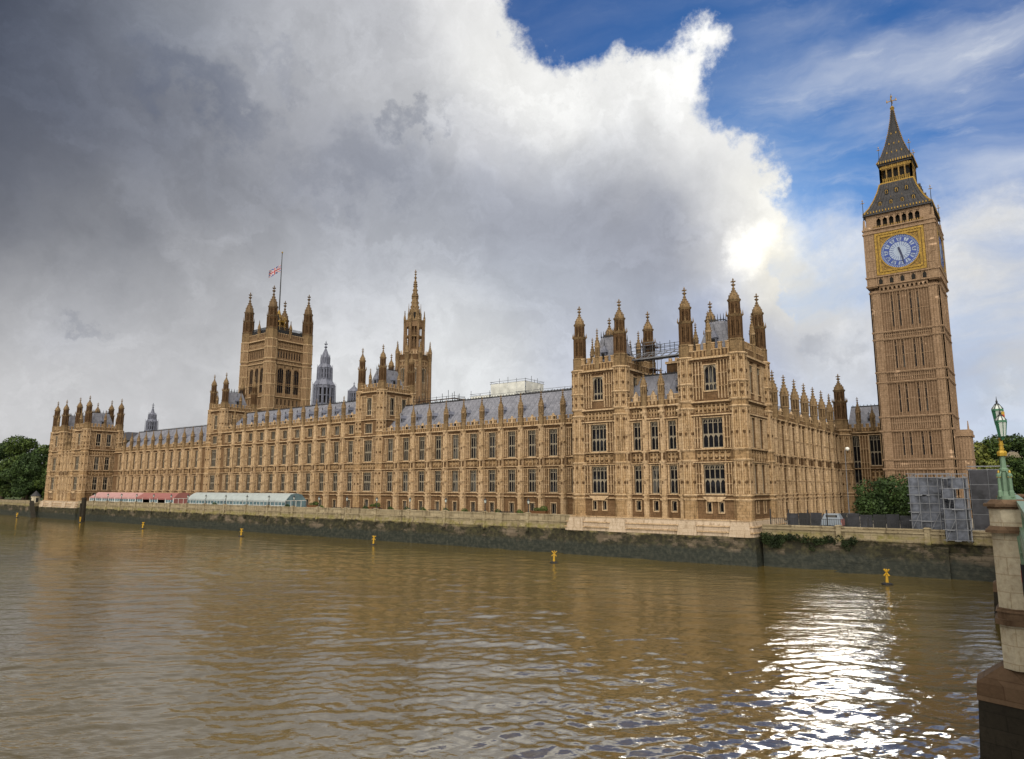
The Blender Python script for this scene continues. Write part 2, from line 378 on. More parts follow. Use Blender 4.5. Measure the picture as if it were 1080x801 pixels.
def leafm(name, a, b):
    N, p = new_mat(name)
    g = N.n('ShaderNodeNewGeometry')
    n = N.noise(g.outputs['Position'], 0.55, 4, 0.6)
    r = g.outputs['Random Per Island']
    f = N.m('ADD', N.m('MULTIPLY', r, 0.45), N.ss(n, 0.38, 0.62, 0, 0.55))
    N.put(p.inputs['Base Color'], N.mix(f, a, b))
    p.inputs['Roughness'].default_value = 0.65; p.inputs['Specular IOR Level'].default_value = 0.25
leafm('leaf', (0.010, 0.026, 0.006), (0.082, 0.122, 0.024))
leafm('leaf_dark', (0.008, 0.020, 0.006), (0.050, 0.088, 0.022))
leafm('leaf_black', (0.005, 0.011, 0.004), (0.026, 0.042, 0.012))
leafm('leaf_yellow', (0.040, 0.058, 0.010), (0.165, 0.175, 0.035))

def waterm():
    N, p = new_mat('water')
    g = N.n('ShaderNodeNewGeometry').outputs['Position']
    x_, y_, z_ = N.sep(g)
    n = N.noise(g, 0.03, 4, 0.55)
    c = N.mix(N.ss(n, 0.35, 0.65), (0.080, 0.057, 0.014), (0.108, 0.080, 0.022))
    N.put(p.inputs['Base Color'], c)
    p.inputs['Roughness'].default_value = 0.07
    p.inputs['IOR'].default_value = 3.8
    p.inputs['Specular IOR Level'].default_value = 0.5
    gv = N.comb(N.m('ADD', N.m('MULTIPLY', x_, -.61), N.m('MULTIPLY', y_, .79)), N.m('MULTIPLY', N.m('ADD', N.m('MULTIPLY', x_, .79), N.m('MULTIPLY', y_, .61)), .42), z_)
    h = N.m('ADD', N.m('ADD', N.m('MULTIPLY', N.noise(gv, 0.62, 4, 0.55, 0.35), 3.0), N.m('MULTIPLY', N.noise(gv, 1.6, 3, 0.55, 0.6), 1.1)), N.m('MULTIPLY', N.noise(gv, 5.0, 3, 0.5, 0.4), 0.55))
    lane = N.ss(N.noise(N.vm('MULTIPLY', g, (0.35, 1.0, 1.0)), 0.022, 4, 0.6, 0.6), 0.36, 0.64, 0.45, 1.25)
    bump(N, p, N.m('MULTIPLY', h, lane), 1.0, 0.044)
waterm()

# ------------------------------------------------------------------ mesh building helpers
rng = random.Random(7)
class MB:
    """collects faces; build() links them as ONE mesh object"""
    def __init__(s, T=None): s.v = []; s.f = []; s.mi = []; s.mats = []; s.T = T; s.cur = 0
    def mat(s, name):
        if name not in s.mats: s.mats.append(name)
        s.cur = s.mats.index(name); return s
    def add(s, vs, fs):
        n = len(s.v)
        s.v += [s.T(*p) for p in vs] if s.T else [tuple(p) for p in vs]
        s.f += [tuple(i + n for i in f) for f in fs]; s.mi += [s.cur] * len(fs)
    def box(s, x0, x1, y0, y1, z0, z1, skip=''):
        vs = [(x0, y0, z0), (x1, y0, z0), (x1, y1, z0), (x0, y1, z0), (x0, y0, z1), (x1, y0, z1), (x1, y1, z1), (x0, y1, z1)]
        fs = [(0, 3, 2, 1), (4, 5, 6, 7), (0, 1, 5, 4), (1, 2, 6, 5), (2, 3, 7, 6), (3, 0, 4, 7)]
        s.add(vs, fs)
    def fru(s, cx, cy, z0, r0, z1, r1, n=8, rot=None, sy=1.0):
        if rot is None: rot = pi / n
        vs = []
        for z, r in ((z0, r0), (z1, r1)):
            for i in range(n):
                a = rot + 2 * pi * i / n
                vs.append((cx + r * cos(a), cy + r * sin(a) * sy, z))
        fs = [(i, (i + 1) % n, n + (i + 1) % n, n + i) for i in range(n)] + [tuple(range(n - 1, -1, -1)), tuple(range(n, 2 * n))]
        s.add(vs, fs)
    def lathe(s, cx, cy, prof, n=8, rot=None):
        for (z0, r0), (z1, r1) in zip(prof[:-1], prof[1:]): s.fru(cx, cy, z0, max(r0, .002), z1, max(r1, .002), n, rot)
    def pyr(s, x0, x1, y0, y1, z0, z1, ix=None, iy=None):
        """truncated pyramid: inset ix, iy at the top"""
        ix = (x1 - x0) / 2 if ix is None else ix; iy = (y1 - y0) / 2 if iy is None else iy
        vs = [(x0, y0, z0), (x1, y0, z0), (x1, y1, z0), (x0, y1, z0), (x0 + ix, y0 + iy, z1), (x1 - ix, y0 + iy, z1), (x1 - ix, y1 - iy, z1), (x0 + ix, y1 - iy, z1)]
        s.add(vs, [(0, 3, 2, 1), (4, 5, 6, 7), (0, 1, 5, 4), (1, 2, 6, 5), (2, 3, 7, 6), (3, 0, 4, 7)])
    def poly(s, pts, d0, d1):
        """(u, z) outline given depth along the second axis"""
        n = len(pts)
        vs = [(u, d0, z) for u, z in pts] + [(u, d1, z) for u, z in pts]
        s.add(vs, [tuple(range(n)), tuple(range(2 * n - 1, n - 1, -1))] + [(i, n + i, n + (i + 1) % n, (i + 1) % n) for i in range(n)])
    def bar(s, a, b, r, n=4, r2=None):
        a = Vector(a); b = Vector(b); d = b - a
        if d.length < 1e-6: return
        q = d.to_track_quat('Z', 'Y'); vs = []
        for p, rr in ((a, r), (b, r if r2 is None else r2)):
            for i in range(n):
                t = 2 * pi * (i + .5) / n
                vs.append(tuple(p + q @ Vector((rr * cos(t), rr * sin(t), 0))))
        s.add(vs, [(i, (i + 1) % n, n + (i + 1) % n, n + i) for i in range(n)] + [tuple(range(n - 1, -1, -1)), tuple(range(n, 2 * n))])
    def mesh(s, name, off=(0, 0, 0)):
        me = bpy.data.meshes.new(name)
        ox, oy, oz = off
        me.from_pydata([(x - ox, y - oy, z - oz) for x, y, z in s.v], [], s.f)
        for m in s.mats: me.materials.append(MAT[m])
        if len(s.mats) > 1: me.polygons.foreach_set('material_index', s.mi)
        return me
    def build(s, name, parent=None, mat=None):
        """vertices are in world coordinates; the object keeps its parent's origin"""
        if mat and not s.mats: s.mat(mat)
        off = worldloc(parent) if parent else (0, 0, 0)
        return obj(name, s.mesh(name, off), parent)

def worldloc(o):
    v = Vector((0, 0, 0))
    while o is not None: v += Vector(o.location); o = o.parent
    return tuple(v)

def obj(name, me, parent=None, loc=(0, 0, 0), rz=0.0):
    o = bpy.data.objects.new(name, me)
    C.objects.link(o); o.location = loc; o.rotation_euler = (0, 0, rz)
    if parent: o.parent = parent
    return o

def thing(name, label, cat, loc=(0, 0, 0), group=None, rz=0.0):
    o = bpy.data.objects.new(name, None); C.objects.link(o)
    o.empty_display_size = 0.5
    o.location = loc; o.rotation_euler = (0, 0, rz)
    return tag(o, label, cat, group)

def tag(o, label, cat, group=None):
    o['label'] = label; o['category'] = cat
    if group: o['group'] = group
    return o

def kind(o, k): o['kind'] = k; return o

def dup(root, loc, rz=0.0, label=None, sc=None):
    r = root.copy(); C.objects.link(r); r.location = loc; r.rotation_euler = (0, 0, rz)
    if sc: r.scale = (sc, sc, sc) if not isinstance(sc, tuple) else sc
    if label: r['label'] = label
    for ch in list(root.children):
        c = ch.copy(); C.objects.link(c); c.parent = r
        for g in list(ch.children):
            d = g.copy(); C.objects.link(d); d.parent = c
    return r

FR = {'E': (lambda p: (lambda u, d, z: (u, p - d, z)), 0.0), 'N': (lambda p: (lambda u, d, z: (p + d, u, z)), pi / 2),
      'W': (lambda p: (lambda u, d, z: (u, p + d, z)), pi), 'S': (lambda p: (lambda u, d, z: (p - d, u, z)), -pi / 2)}

def wall_holes(mb, u0, u1, z0, z1, holes, dep=0.55):
    us = sorted({u0, u1} | {min(max(k, u0), u1) for h in holes for k in h[:2]}); zs = sorted({z0, z1} | {min(max(k, z0), z1) for h in holes for k in h[2:4]})
    for za, zb in zip(zs[:-1], zs[1:]):
        run = None; zm = (za + zb) / 2
        for ua, ub in zip(us[:-1], us[1:]):
            um = (ua + ub) / 2
            solid = not any(h[0] < um < h[1] and h[2] < zm < h[3] for h in holes)
            if solid:
                run = (ua, ub) if run is None else (run[0], ub)
            if (not solid or ub == us[-1]) and run:
                mb.add([(run[0], 0, za), (run[1], 0, za), (run[1], 0, zb), (run[0], 0, zb)], [(0, 1, 2, 3)]); run = None
    for a, b, c, d in holes:
        for q in (((a, c), (a, d)), ((b, c), (b, d)), ((a, c), (b, c)), ((a, d), (b, d))):
            (p, r), (p2, r2) = q
            mb.add([(p, 0, r), (p2, 0, r2), (p2, -dep, r2), (p, -dep, r)], [(0, 1, 2, 3)])

WIN = {}
def win_mesh(w, h, lights, trans=(), arch=False, fm='frame'):
    """frame and glass of a window standing on its sill, facing -Y, the wall face at y = 0"""
    key = (round(w, 2), round(h, 2), lights, trans, arch, fm)
    if key in WIN: return WIN[key]
    m = MB().mat(fm)
    hw = w / 2; j = .07; y0, y1 = .26, .42
    m.box(-hw, -hw + j, y0, y1, 0, h); m.box(hw - j, hw, y0, y1, 0, h)
    m.box(-hw + j, hw - j, y0, y1, h - j, h); m.box(-hw + j, hw - j, y0 - .12, y1, 0, .12)
    lw = (w - 2 * j) / lights
    t = min(.11, lw * .2)
    for i in range(1, lights): x = -hw + j + lw * i; m.box(x - t / 2, x + t / 2, y0 + .02, y1 - .02, .12, h - j)
    zs = [h - j] + [h * f for f in trans]
    for f in trans: m.box(-hw + j, hw - j, y0 + .05, y1 - .05, h * f - .065, h * f + .065)
    for zt in zs:                                       # cusped heads of each light
        top = zt if zt == h - j else zt - .08
        for i in range(lights):
            a = -hw + j + lw * i + (t / 2 if i else 0); b = -hw + j + lw * (i + 1) - (t / 2 if i < lights - 1 else 0); c = (a + b) / 2; hh = min((b - a) * .75, h * .2)
            m.poly([(a, top), (a, top - hh), (a + (c - a) * .35, top - hh * .45), (c, top)], y0 + .06, y1 - .06)
            m.poly([(b, top), (c, top), (b - (b - c) * .35, top - hh * .45), (b, top - hh)], y0 + .06, y1 - .06)
    if h > 4 and not arch:                              # tracery in the head
        zt = h * .84; m.box(-hw + j, hw - j, y0 + .06, y1 - .06, zt - .05, zt + .05)
        for i in range(lights): x = -hw + j + lw * (i + .5); m.box(x - .04, x + .04, y0 + .07, y1 - .07, zt, h - j)
    if arch:
        n = 7; ah = w * .62; pts_l = [(-hw, h - ah)]; 
        for k in range(1, n + 1):
            a = k / n * pi / 2; pts_l.append((-hw * cos(a) ** .9 if k < n else 0, h - ah + ah * sin(a) * .94))
        for s in (-1, 1):
            q = [(-s * 0 + s * abs(x) * 1, z) for x, z in pts_l]
            q = [(s * abs(x), z) for x, z in pts_l] + [(0, h + .001), (s * hw, h + .001)]
            m.poly(q, .04, y1 - .03)
    g = MB().mat('glass'); g.add([(-hw + .02, .40, .02), (hw - .02, .40, .02), (hw - .02, .40, h - .02), (-hw + .02, .40, h - .02)], [(0, 1, 2, 3)])
    WIN[key] = (m.mesh('window'), g.mesh('glass'))
    return WIN[key]

def put_window(parent, face, plane, u, z0, w, h, lights, trans=(), arch=False, name='window', fm='frame'):
    fmesh, gm = win_mesh(w, h, lights, trans, arch, fm)
    T = FR[face][0](plane); p = Vector(T(u, 0, z0)) - Vector(worldloc(parent))
    o = obj(name, fmesh, parent, p, FR[face][1])
    obj('glass', gm, o)
    return o

def crockets(mb, cx, cy, prof, n=8, rot=None, s=.12):
    rot = pi / n if rot is None else rot
    for (z0, r0), (z1, r1) in zip(prof[:-1], prof[1:]):
        L = max(1, int(abs(z1 - z0) / (s * 4.5)))
        for k in range(L):
            f = (k + .5) / L; z = z0 + (z1 - z0) * f; r = r0 + (r1 - r0) * f
            for i in range(n):
                a = rot + 2 * pi * i / n; x = cx + (r + s * .3) * cos(a); y = cy + (r + s * .3) * sin(a)
                mb.pyr(x - s / 2, x + s / 2, y - s / 2, y + s / 2, z - s * .4, z + s, s * .35, s * .35)

def finial(mb, cx, cy, z, h, r):
    mb.fru(cx, cy, z - .05, r * .30, z + h * .9, r * .14, 6)
    mb.fru(cx, cy, z + h * .16, r * .45, z + h * .28, r * .9, 6); mb.fru(cx, cy, z + h * .28, r * .9, z + h * .40, r * .3, 6)
    mb.box(cx - r * .85, cx + r * .85, cy - r * .22, cy + r * .22, z + h * .56, z + h * .66); mb.box(cx - r * .22, cx + r * .22, cy - r * .85, cy + r * .85, z + h * .57, z + h * .65)
    mb.fru(cx, cy, z + h * .78, r * .35, z + h, .02, 6)

def ogee(mb, cx, cy, z, r, h, n=8, crock=True, fin=None):
    prof = [(z, r * 1.18), (z + h * .06, r * 1.2), (z + h * .07, r * .98), (z + h * .25, r * .92), (z + h * .45, r * .70), (z + h * .62, r * .42), (z + h * .80, r * .22), (z + h, r * .12)]
    mb.lathe(cx, cy, prof, n)
    if crock: crockets(mb, cx, cy, prof[3:], n, None, max(.10, r * .16))
    finial(mb, cx, cy, z + h, fin if fin else h * .5, max(.24, r * .5))

def open_stage(mb, cx, cy, z0, z1, r, n=8, core=.55):
    """lantern stage: columns round a dark hollow"""
    mb.fru(cx, cy, z0, r * core, z1, r * core, n)
    for i in range(n):
        a = pi / n + 2 * pi * i / n; x, y = cx + r * .93 * cos(a), cy + r * .93 * sin(a); w = r * .13
        mb.box(x - w, x + w, y - w, y + w, z0, z1)
        b = a + pi / n; x, y = cx + r * .80 * cos(b), cy + r * .80 * sin(b); w = r * .06
        mb.box(x - w, x + w, y - w, y + w, z0, z1)
    mb.fru(cx, cy, z1 - (z1 - z0) * .16, r * .9, z1, r * 1.0, n)
    mb.fru(cx, cy, z0, r * 1.0, z0 + (z1 - z0) * .12, r * .96, n)

def turret_top(mb, cx, cy, z0, r, H, n=8):
    """octagonal turret rising H above z0: panelled foot, two open stages, crown, ogee cap, finial"""
    mb.mat('stone_weathered_backlit'); a = z0 + H * .17; b = z0 + H * .47; c = z0 + H * .50; d = z0 + H * .67; e = z0 + H * .70
    mb.fru(cx, cy, z0 - .3, r * 1.12, a, r * 1.10, n); ribs8(mb, cx, cy, z0, a, r * 1.10, n, .07)
    mb.mat('stone_weathered_backlit'); mb.fru(cx, cy, a, r * 1.22, a + .18, r * 1.22, n)
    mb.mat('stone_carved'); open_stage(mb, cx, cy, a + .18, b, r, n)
    mb.mat('stone_weathered_backlit'); mb.fru(cx, cy, b, r * 1.05, c, r * 1.28, n)
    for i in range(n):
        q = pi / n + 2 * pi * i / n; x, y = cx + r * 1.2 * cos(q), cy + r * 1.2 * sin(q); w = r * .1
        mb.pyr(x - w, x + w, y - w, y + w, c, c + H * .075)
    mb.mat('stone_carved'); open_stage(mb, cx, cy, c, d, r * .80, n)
    mb.mat('stone_weathered_backlit'); mb.fru(cx, cy, d, r * .85, d + H * .03, r * 1.05, n)
    ogee(mb, cx, cy, d + H * .03, r * .86, H * .17, n, True, H * .13)

def ribs8(mb, cx, cy, z0, z1, r, n=8, w=.08):
    for i in range(n):
        a = pi / n + 2 * pi * i / n; x, y = cx + r * cos(a), cy + r * sin(a); mb.box(x - w, x + w, y - w, y + w, z0, z1)
        for t in (-1 / 3, 1 / 3):
            b = 2 * pi * i / n + t * pi / n * .95; k = r * cos(pi / n) / cos(t * pi / n * .95); x, y = cx + k * cos(b), cy + k * sin(b); mb.box(x - w * .6, x + w * .6, y - w * .6, y + w * .6, z0, z1)

def pinnacle(mb, cx, cy, z0, r, H):
    """slender pinnacle: shaft with niches, gablets, crocketed cap, finial"""
    a = z0 + H * .55
    mb.mat('stone_weathered_backlit'); mb.fru(cx, cy, z0, r * .98, z0 + H * .30, r * .96, 8)
    mb.mat('stone_carved'); mb.fru(cx, cy, z0 + H * .30, r * .66, a, r * .64, 8); mb.mat('stone_weathered_backlit')
    for i in range(8):
        q = pi / 8 + 2 * pi * i / 8; x, y = cx + r * .84 * cos(q), cy + r * .84 * sin(q); w = r * .17; mb.box(x - w, x + w, y - w, y + w, z0 + H * .28, a)
    mb.fru(cx, cy, z0 + H * .28, r * 1.12, z0 + H * .31, r * 1.05, 8); mb.mat('stone_trim'); mb.fru(cx, cy, a - H * .03, r * 1.0, a + H * .01, r * 1.34, 8)
    mb.mat('stone_weathered_backlit')
    prof = [(a, r * 1.05), (a + H * .03, r * 1.06), (a + H * .10, r * .88), (a + H * .17, r * .55), (a + H * .24, r * .30), (a + H * .30, r * .2)]
    mb.lathe(cx, cy, prof, 8); crockets(mb, cx, cy, prof[1:], 8, None, max(.11, r * .24))
    finial(mb, cx, cy, a + H * .29, H * .16, max(.26, r * .55))

def parapet(mb, u0, u1, d, z0, z1, step=.62, solid=.5):
    """pierced and battlemented parapet in face coordinates"""
    mb.mat('stone'); zb = z0 + (z1 - z0) * solid
    mb.box(u0, u1, d - .28, d, z0, zb)
    n = max(2, int((u1 - u0) / step)); s = (u1 - u0) / n
    for i in range(n):
        a = u0 + i * s
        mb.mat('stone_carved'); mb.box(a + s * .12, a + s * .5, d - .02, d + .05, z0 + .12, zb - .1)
        if i % 2 == 0:
            mb.mat('stone'); mb.box(a, a + s * 1.05, d - .26, d - .02, zb, z1 - .16)
            mb.mat('stone_trim'); mb.box(a - .05, a + s * 1.05 + .05, d - .32, d + .05, z1 - .16, z1)
    mb.mat('stone_trim'); mb.box(u0, u1, d - .33, d + .06, zb - .06, zb + .06)

def string(mb, u0, u1, z, d=.16, h=.2):
    mb.mat('stone_trim'); mb.box(u0, u1, -.05, d * 1.35, z - h / 2, z + h * .18); mb.mat('stone_carved'); mb.box(u0, u1, -.05, d * .7, z - h * 1.2, z - h / 2)

def panel_band(mb, u0, u1, z0, z1, n, fan=True):
    """carved heraldic panels between two strings, already recessed by .2"""
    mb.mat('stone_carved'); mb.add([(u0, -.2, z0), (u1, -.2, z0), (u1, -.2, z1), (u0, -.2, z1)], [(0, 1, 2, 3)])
    s = (u1 - u0) / n; h = z1 - z0
    for i in range(n):
        c = u0 + s * (i + .5); mb.mat('stone_trim')
        if i: mb.box(u0 + s * i - .05, u0 + s * i + .05, -.2, -.02, z0, z1)
        mb.mat('stone')
        q = min(s * .36, h * .36); z = (z0 + z1) / 2
        mb.poly([(c - q, z + q * .9), (c + q, z + q * .9), (c + q, z), (c, z - q), (c - q, z)], -.2, -.04)
        for sx in (-1, 1):
            mb.fru(0, 0, 0, 0.001, 0.001, 0.001, 3) if False else None
            mb.box(c + sx * s * .36 - .05, c + sx * s * .36 + .05, -.2, -.08, z0 + h * .12, z0 + h * .88)
        mb.box(c - s * .3, c + s * .3, -.2, -.1, z1 - h * .16, z1 - h * .06); mb.box(c - s * .3, c + s * .3, -.2, -.1, z0 + h * .06, z0 + h * .14)

def niche_panels(mb, u0, u1, z0, z1, rows=3, step=.5):
    """blind tracery: thin upright ribs with cross pieces on a flat wall"""
    n = max(1, round((u1 - u0) / step)); s = (u1 - u0) / n
    mb.mat('stone_trim')
    for i in range(n + 1): u = u0 + s * i; mb.box(u - .06, u + .06, -.02, .19, z0, z1)
    for k in range(1, rows + 1):
        z = z0 + (z1 - z0) * k / rows
        mb.box(u0, u1, -.02, .14, z - .10, z - .003)
        mb.mat('stone_carved')
        for i in range(n): c = u0 + s * (i + .5); mb.box(c - s * .26, c + s * .26, -.02, .10, z - .62, z - .14)
        mb.mat('stone_trim')

# ------------------------------------------------------------------ facade of a range: bays between buttresses
Z0 = -5.5
ROWS = [dict(z0=-4.9, z1=-2.9, w=1.15, l=2, t=()), dict(z0=-.83, z1=3.70, w=1.95, l=3, t=(.5,)), dict(z0=6.15, z1=11.4, w=1.95, l=3, t=(.46,))]
ROW3 = dict(z0=13.05, z1=15.3, w=1.95, l=3, t=())

BUT = {}
def buttress_mesh(top, cap, w=1.05, d=.95):
    """polygonal buttress standing against the wall (wall face at y=0, out is -y), and its pinnacle"""
    key = (top, cap, w, d)
    if key in BUT: return BUT[key]
    m = MB().mat('stone')
    hw = w / 2
    def shaft(z0, z1, k, dd):
        m.mat('stone_trim'); q = hw * k; m.add([(-q, 0, z0), (-q, -dd * .62, z0), (-q * .5, -dd, z0), (q * .5, -dd, z0), (q, -dd * .62, z0), (q, 0, z0),
               (-q, 0, z1), (-q, -dd * .62, z1), (-q * .5, -dd, z1), (q * .5, -dd, z1), (q, -dd * .62, z1), (q, 0, z1)],
              [(0, 1, 7, 6), (1, 2, 8, 7), (2, 3, 9, 8), (3, 4, 10, 9), (4, 5, 11, 10), (6, 7, 8, 9, 10, 11)])
    def ring(z, k, dd, h=.2):
        m.mat('stone_trim'); q = hw * k + .1; m.box(-q, q, -dd - .1, 0, z - h, z); m.box(-q + .05, q - .05, -dd - .05, 0, z - h - .12, z - h)
    shaft(Z0, -1.7, 1.12, d * 1.12); ring(-1.6, 1.08, d * 1.1); shaft(-1.7, -1.0, 1.05, d * 1.05); ring(-.95, 1.0, d)
    shaft(-1.0, 4.2, 1.0, d); ring(1.5, .98, d * .98, .12); ring(4.3, 1.0, d); shaft(4.3, 5.8, .98, d * .97); ring(5.95, .96, d * .96)
    shaft(5.9, 12.3, .94, d * .92); ring(8.9, .92, d * .9, .12); ring(12.4, .95, d * .95, .28)
    if top > 13: shaft(12.4, top, .92, d * .9); ring(top, .95, d * .95, .28)
    for z0, z1 in ((-.9, 4.0), (6.0, 12.0)):
        m.mat('stone_carved')
        for zz in (z1 - .9, (z0 + z1) / 2 - .9): m.box(-hw * .34, hw * .34, -d - .02 - (.0 if z0 < 5 else -.07), -d + .3, zz, zz + .5)
        m.mat('stone_trim')
        for x in (-hw * .45, hw * .45): m.box(x - .05, x + .05, -d - .05 + (.0 if z0 < 5 else .07), -d + .2, z0, z1)
    for x in (-.3, .3):
        m.mat('stone_carved'); m.box(x - .14, x + .14, -d - .015, -d + .3, 4.5, 5.6)
    p = MB(); pinnacle(p, 0, -d * .42, top - .02, .52 if w < 1.08 else .74, cap - top)
    BUT[key] = (m.mesh('buttress'), p.mesh('pinnacle'))
    return BUT[key]

def range_front(th, face, plane, buts, rows, top, cap, but=(1.02, 1.02), nowin=(), gridhead=True, u_ends=None):
    """wall, parapet, buttresses with pinnacles and windows of one long front"""
    T = FR[face][0](plane)
    u0, u1 = u_ends if u_ends else (buts[0], buts[-1])
    holes = []; bays = []
    for a, b in zip(buts[:-1], buts[1:]): bays.append(((a + b) / 2, b - a))
    wins = []
    for bi, (c, bw) in enumerate(bays):
        for r in rows:
            w = min(r['w'], bw - but[0] - .5)
            holes.append((c - w / 2, c + w / 2, r['z0'], r['z1'])); wins.append((c, w, r))
        holes_band = (c - bw / 2 + but[0] / 2 + .25, c + bw / 2 - but[0] / 2 - .25)
    mb = MB(T).mat('stone_recess_shade')
    bands = [(4.42, 5.72)] + ([(11.75, 12.25)] if top > 13 else [])
    bh = []
    for c, bw in bays:
        q = bw / 2 - but[0] / 2 - .12
        bh.append((c - q, c + q, 4.42, 5.72))
    wall_holes(mb, u0, u1, Z0, top, holes + bh, .55)
    for (a, b, z0, z1) in bh: panel_band(mb, a, b, z0, z1, max(3, round((b - a) / 1.0)))
    for z, d, h in ((-4.95, .12, .2), (-1.6, .2, .25), (-.95, .14, .2), (4.3, .2, .22), (5.95, .18, .22), (12.35, .3, .35)) + (((top - .1, .3, .35),) if top > 13 else ()):
        if z > -5: string(mb, u0, u1, z, d, h)
    for c, bw in bays:
        for r in rows:
            w = min(r['w'], bw - but[0] - .5)
            e = bw / 2 - but[0] / 2 - .08
            if r['z0'] > -2:
                for s in (-1, 1):
                    a, b = sorted((c + s * (w / 2 + .10), c + s * e))
                    if b - a > .25: niche_panels(mb, a, b, r['z0'] + .05, r['z1'] + .15, 3 if r['z1'] - r['z0'] > 3 else 1, .55)
                mb.mat('stone_trim'); mb.box(c - w / 2 - .12, c + w / 2 + .12, -.02, .14, r['z0'] - .16, r['z0'] - .003)
                mb.box(c - w / 2 - .16, c + w / 2 + .16, -.02, .13, r['z1'] + .003, r['z1'] + .14)
                if r['z1'] - r['z0'] > 3:
                    mb.mat('stone_carved'); nn = max(2, int(w / .5))
                    for i in range(nn): k = c - w / 2 + w * (i + .5) / nn; mb.box(k - .1, k + .1, -.02, .08, r['z1'] + .18, min(r['z1'] + .55, r['z1'] + .55))
            else:
                mb.mat('stone_trim'); mb.box(c - w / 2 - .15, c + w / 2 + .15, -.02, .14, r['z1'] + .003, r['z1'] + .2)
                for s in (-1, 1): mb.box(*(sorted((c + s * (w / 2), c + s * (w / 2 + .14)))), -.02, .1, r['z0'], r['z1'])
    mb.build('wall', th)
    pm = MB(T); parapet(pm, u0, u1, .12, top + .003, top + 1.62)
    # carved crest in each bay of the parapet
    for c, bw in bays:
        pm.mat('stone_trim'); pm.poly([(c - .42, top + .4), (c + .42, top + .4), (c + .42, top + 1.5), (c, top + 2.15), (c - .42, top + 1.5)], .1, -.25)
    pm.build('parapet', th)
    for c, w, r in wins: put_window(th, face, plane, c, r['z0'], w, r['z1'] - r['z0'], r['l'], r['t'])
    bm_, pmn = buttress_mesh(top, cap, *but)
    loc0 = Vector(worldloc(th))
    for u in buts:
        if u in nowin: continue
        o = obj('buttress', bm_, th, Vector(T(u, 0, 0)) - loc0, FR[face][1]); obj('pinnacle', pmn, o)
    return bays

def roof_long(th, x0, x1, y0, y1, ze, zr, dormers=(), steps=2.6):
    """pitched roof along X with rolls, ridge crest and little lucarnes on the river side"""
    m = MB().mat('roof'); ym = (y0 + y1) / 2
    m.add([(x0, y0, ze), (x1, y0, ze), (x1, ym, zr), (x0, ym, zr), (x0, y1, ze), (x1, y1, ze)], [(0, 1, 2, 3), (3, 2, 5, 4), (0, 3, 4), (1, 5, 2)])
    n = int((x1 - x0) / 1.3)
    for i in range(n + 1):
        x = x0 + (x1 - x0) * i / n
        m.bar((x, y0 - .02, ze + .02), (x, ym, zr + .03), .06, 4)
    m.mat('iron'); m.box(x0, x1, ym - .08, ym + .08, zr - .05, zr + .22)
    for i in range(int((x1 - x0) / .8)): x = x0 + .4 + i * .8; m.box(x - .06, x + .06, ym - .04, ym + .04, zr + .22, zr + .5)
    m.build('roof', th)
    for x in dormers:
        d = MB().mat('lead'); f = .42; y = y0 + (ym - y0) * f; z = ze + (zr - ze) * f
        d.box(x - .38, x + .38, y - .55, y + .8, z - .6, z + .55); d.mat('void'); d.box(x - .2, x + .2, y - .58, y - .5, z - .2, z + .4)
        d.mat('lead'); d.add([(x - .5, y - .65, z + .5), (x + .5, y - .65, z + .5), (x, y - .65, z + 1.3), (x - .5, y + 1.1, z + .5), (x + .5, y + 1.1, z + .5), (x, y + 1.1, z + 1.3)], [(0, 1, 2), (0, 2, 5, 3), (1, 4, 5, 2), (3, 5, 4)])
        d.mat('iron'); d.box(x - .05, x + .05, y - .62, y - .52, z + 1.2, z + 1.9); d.box(x - .3, x + .3, y - .6, y - .54, z + 1.45, z + 1.55)
        d.build('dormer', th)

# ------------------------------------------------------------------ setting: water, land, bed
def build_water():
    r = np.concatenate([np.linspace(4, 20, 24)[:-1], 20 * 1.0046 ** np.arange(0, 770)]); r = r[r < 620]; r = np.concatenate([r, [700, 900, 1300, 2000, 4000]])
    a = np.radians(np.concatenate([np.linspace(-175, -92, 30)[:-1], np.linspace(-92, 8, 860), np.linspace(8, 175, 60)[1:]]))
    R, A = np.meshgrid(r, a, indexing='ij')
    X, Y = R * np.sin(A), R * np.cos(A); Zw = np.zeros_like(X)
    g = np.random.default_rng(5)
    for k in range(90):
        L = 0.62 * 10 ** (1.05 * g.uniform(0, 1) ** 1.6); th = g.normal(radians(120), 0.55); ph = g.uniform(0, 6.28)
        amp = 0.0047 * L ** 0.6 * g.uniform(.6, 1.2); kk = 2 * pi / L
        q = kk * (X * cos(th) + Y * sin(th)) + ph
        fade = np.clip((L * 75 - R) / (L * 35), 0, 1)
        Zw += amp * fade * (np.sin(q) + 0.28 * np.sin(2 * q + 1.3))
    # gusts: smoother and rougher lanes on the river
    gust = 0.75 + 0.35 * np.sin(X * .045 + Y * .021 + 1.0) * np.sin(Y * .06 - X * .013) + 0.2 * np.sin(X * .12 + 2) * np.sin(Y * .1)
    Zw *= gust
    n0, n1 = X.shape
    co = np.stack([X, Y, Zw - 11.0], -1).reshape(-1, 3)
    i = np.arange(n0 * n1).reshape(n0, n1)
    q = np.stack([i[:-1, :-1], i[:-1, 1:], i[1:, 1:], i[1:, :-1]], -1).reshape(-1, 4)
    me = bpy.data.meshes.new('river_water')
    me.vertices.add(len(co)); me.vertices.foreach_set('co', co.ravel())
    me.loops.add(q.size); me.loops.foreach_set('vertex_index', q.ravel())
    me.polygons.add(len(q)); me.polygons.foreach_set('loop_start', np.arange(0, q.size, 4)); me.polygons.foreach_set('loop_total', np.full(len(q), 4))
    me.polygons.foreach_set('use_smooth', np.ones(len(q), bool))
    me.update(); me.validate(); me.materials.append(MAT['water'])
    kind(obj('water', me), 'structure')
build_water()
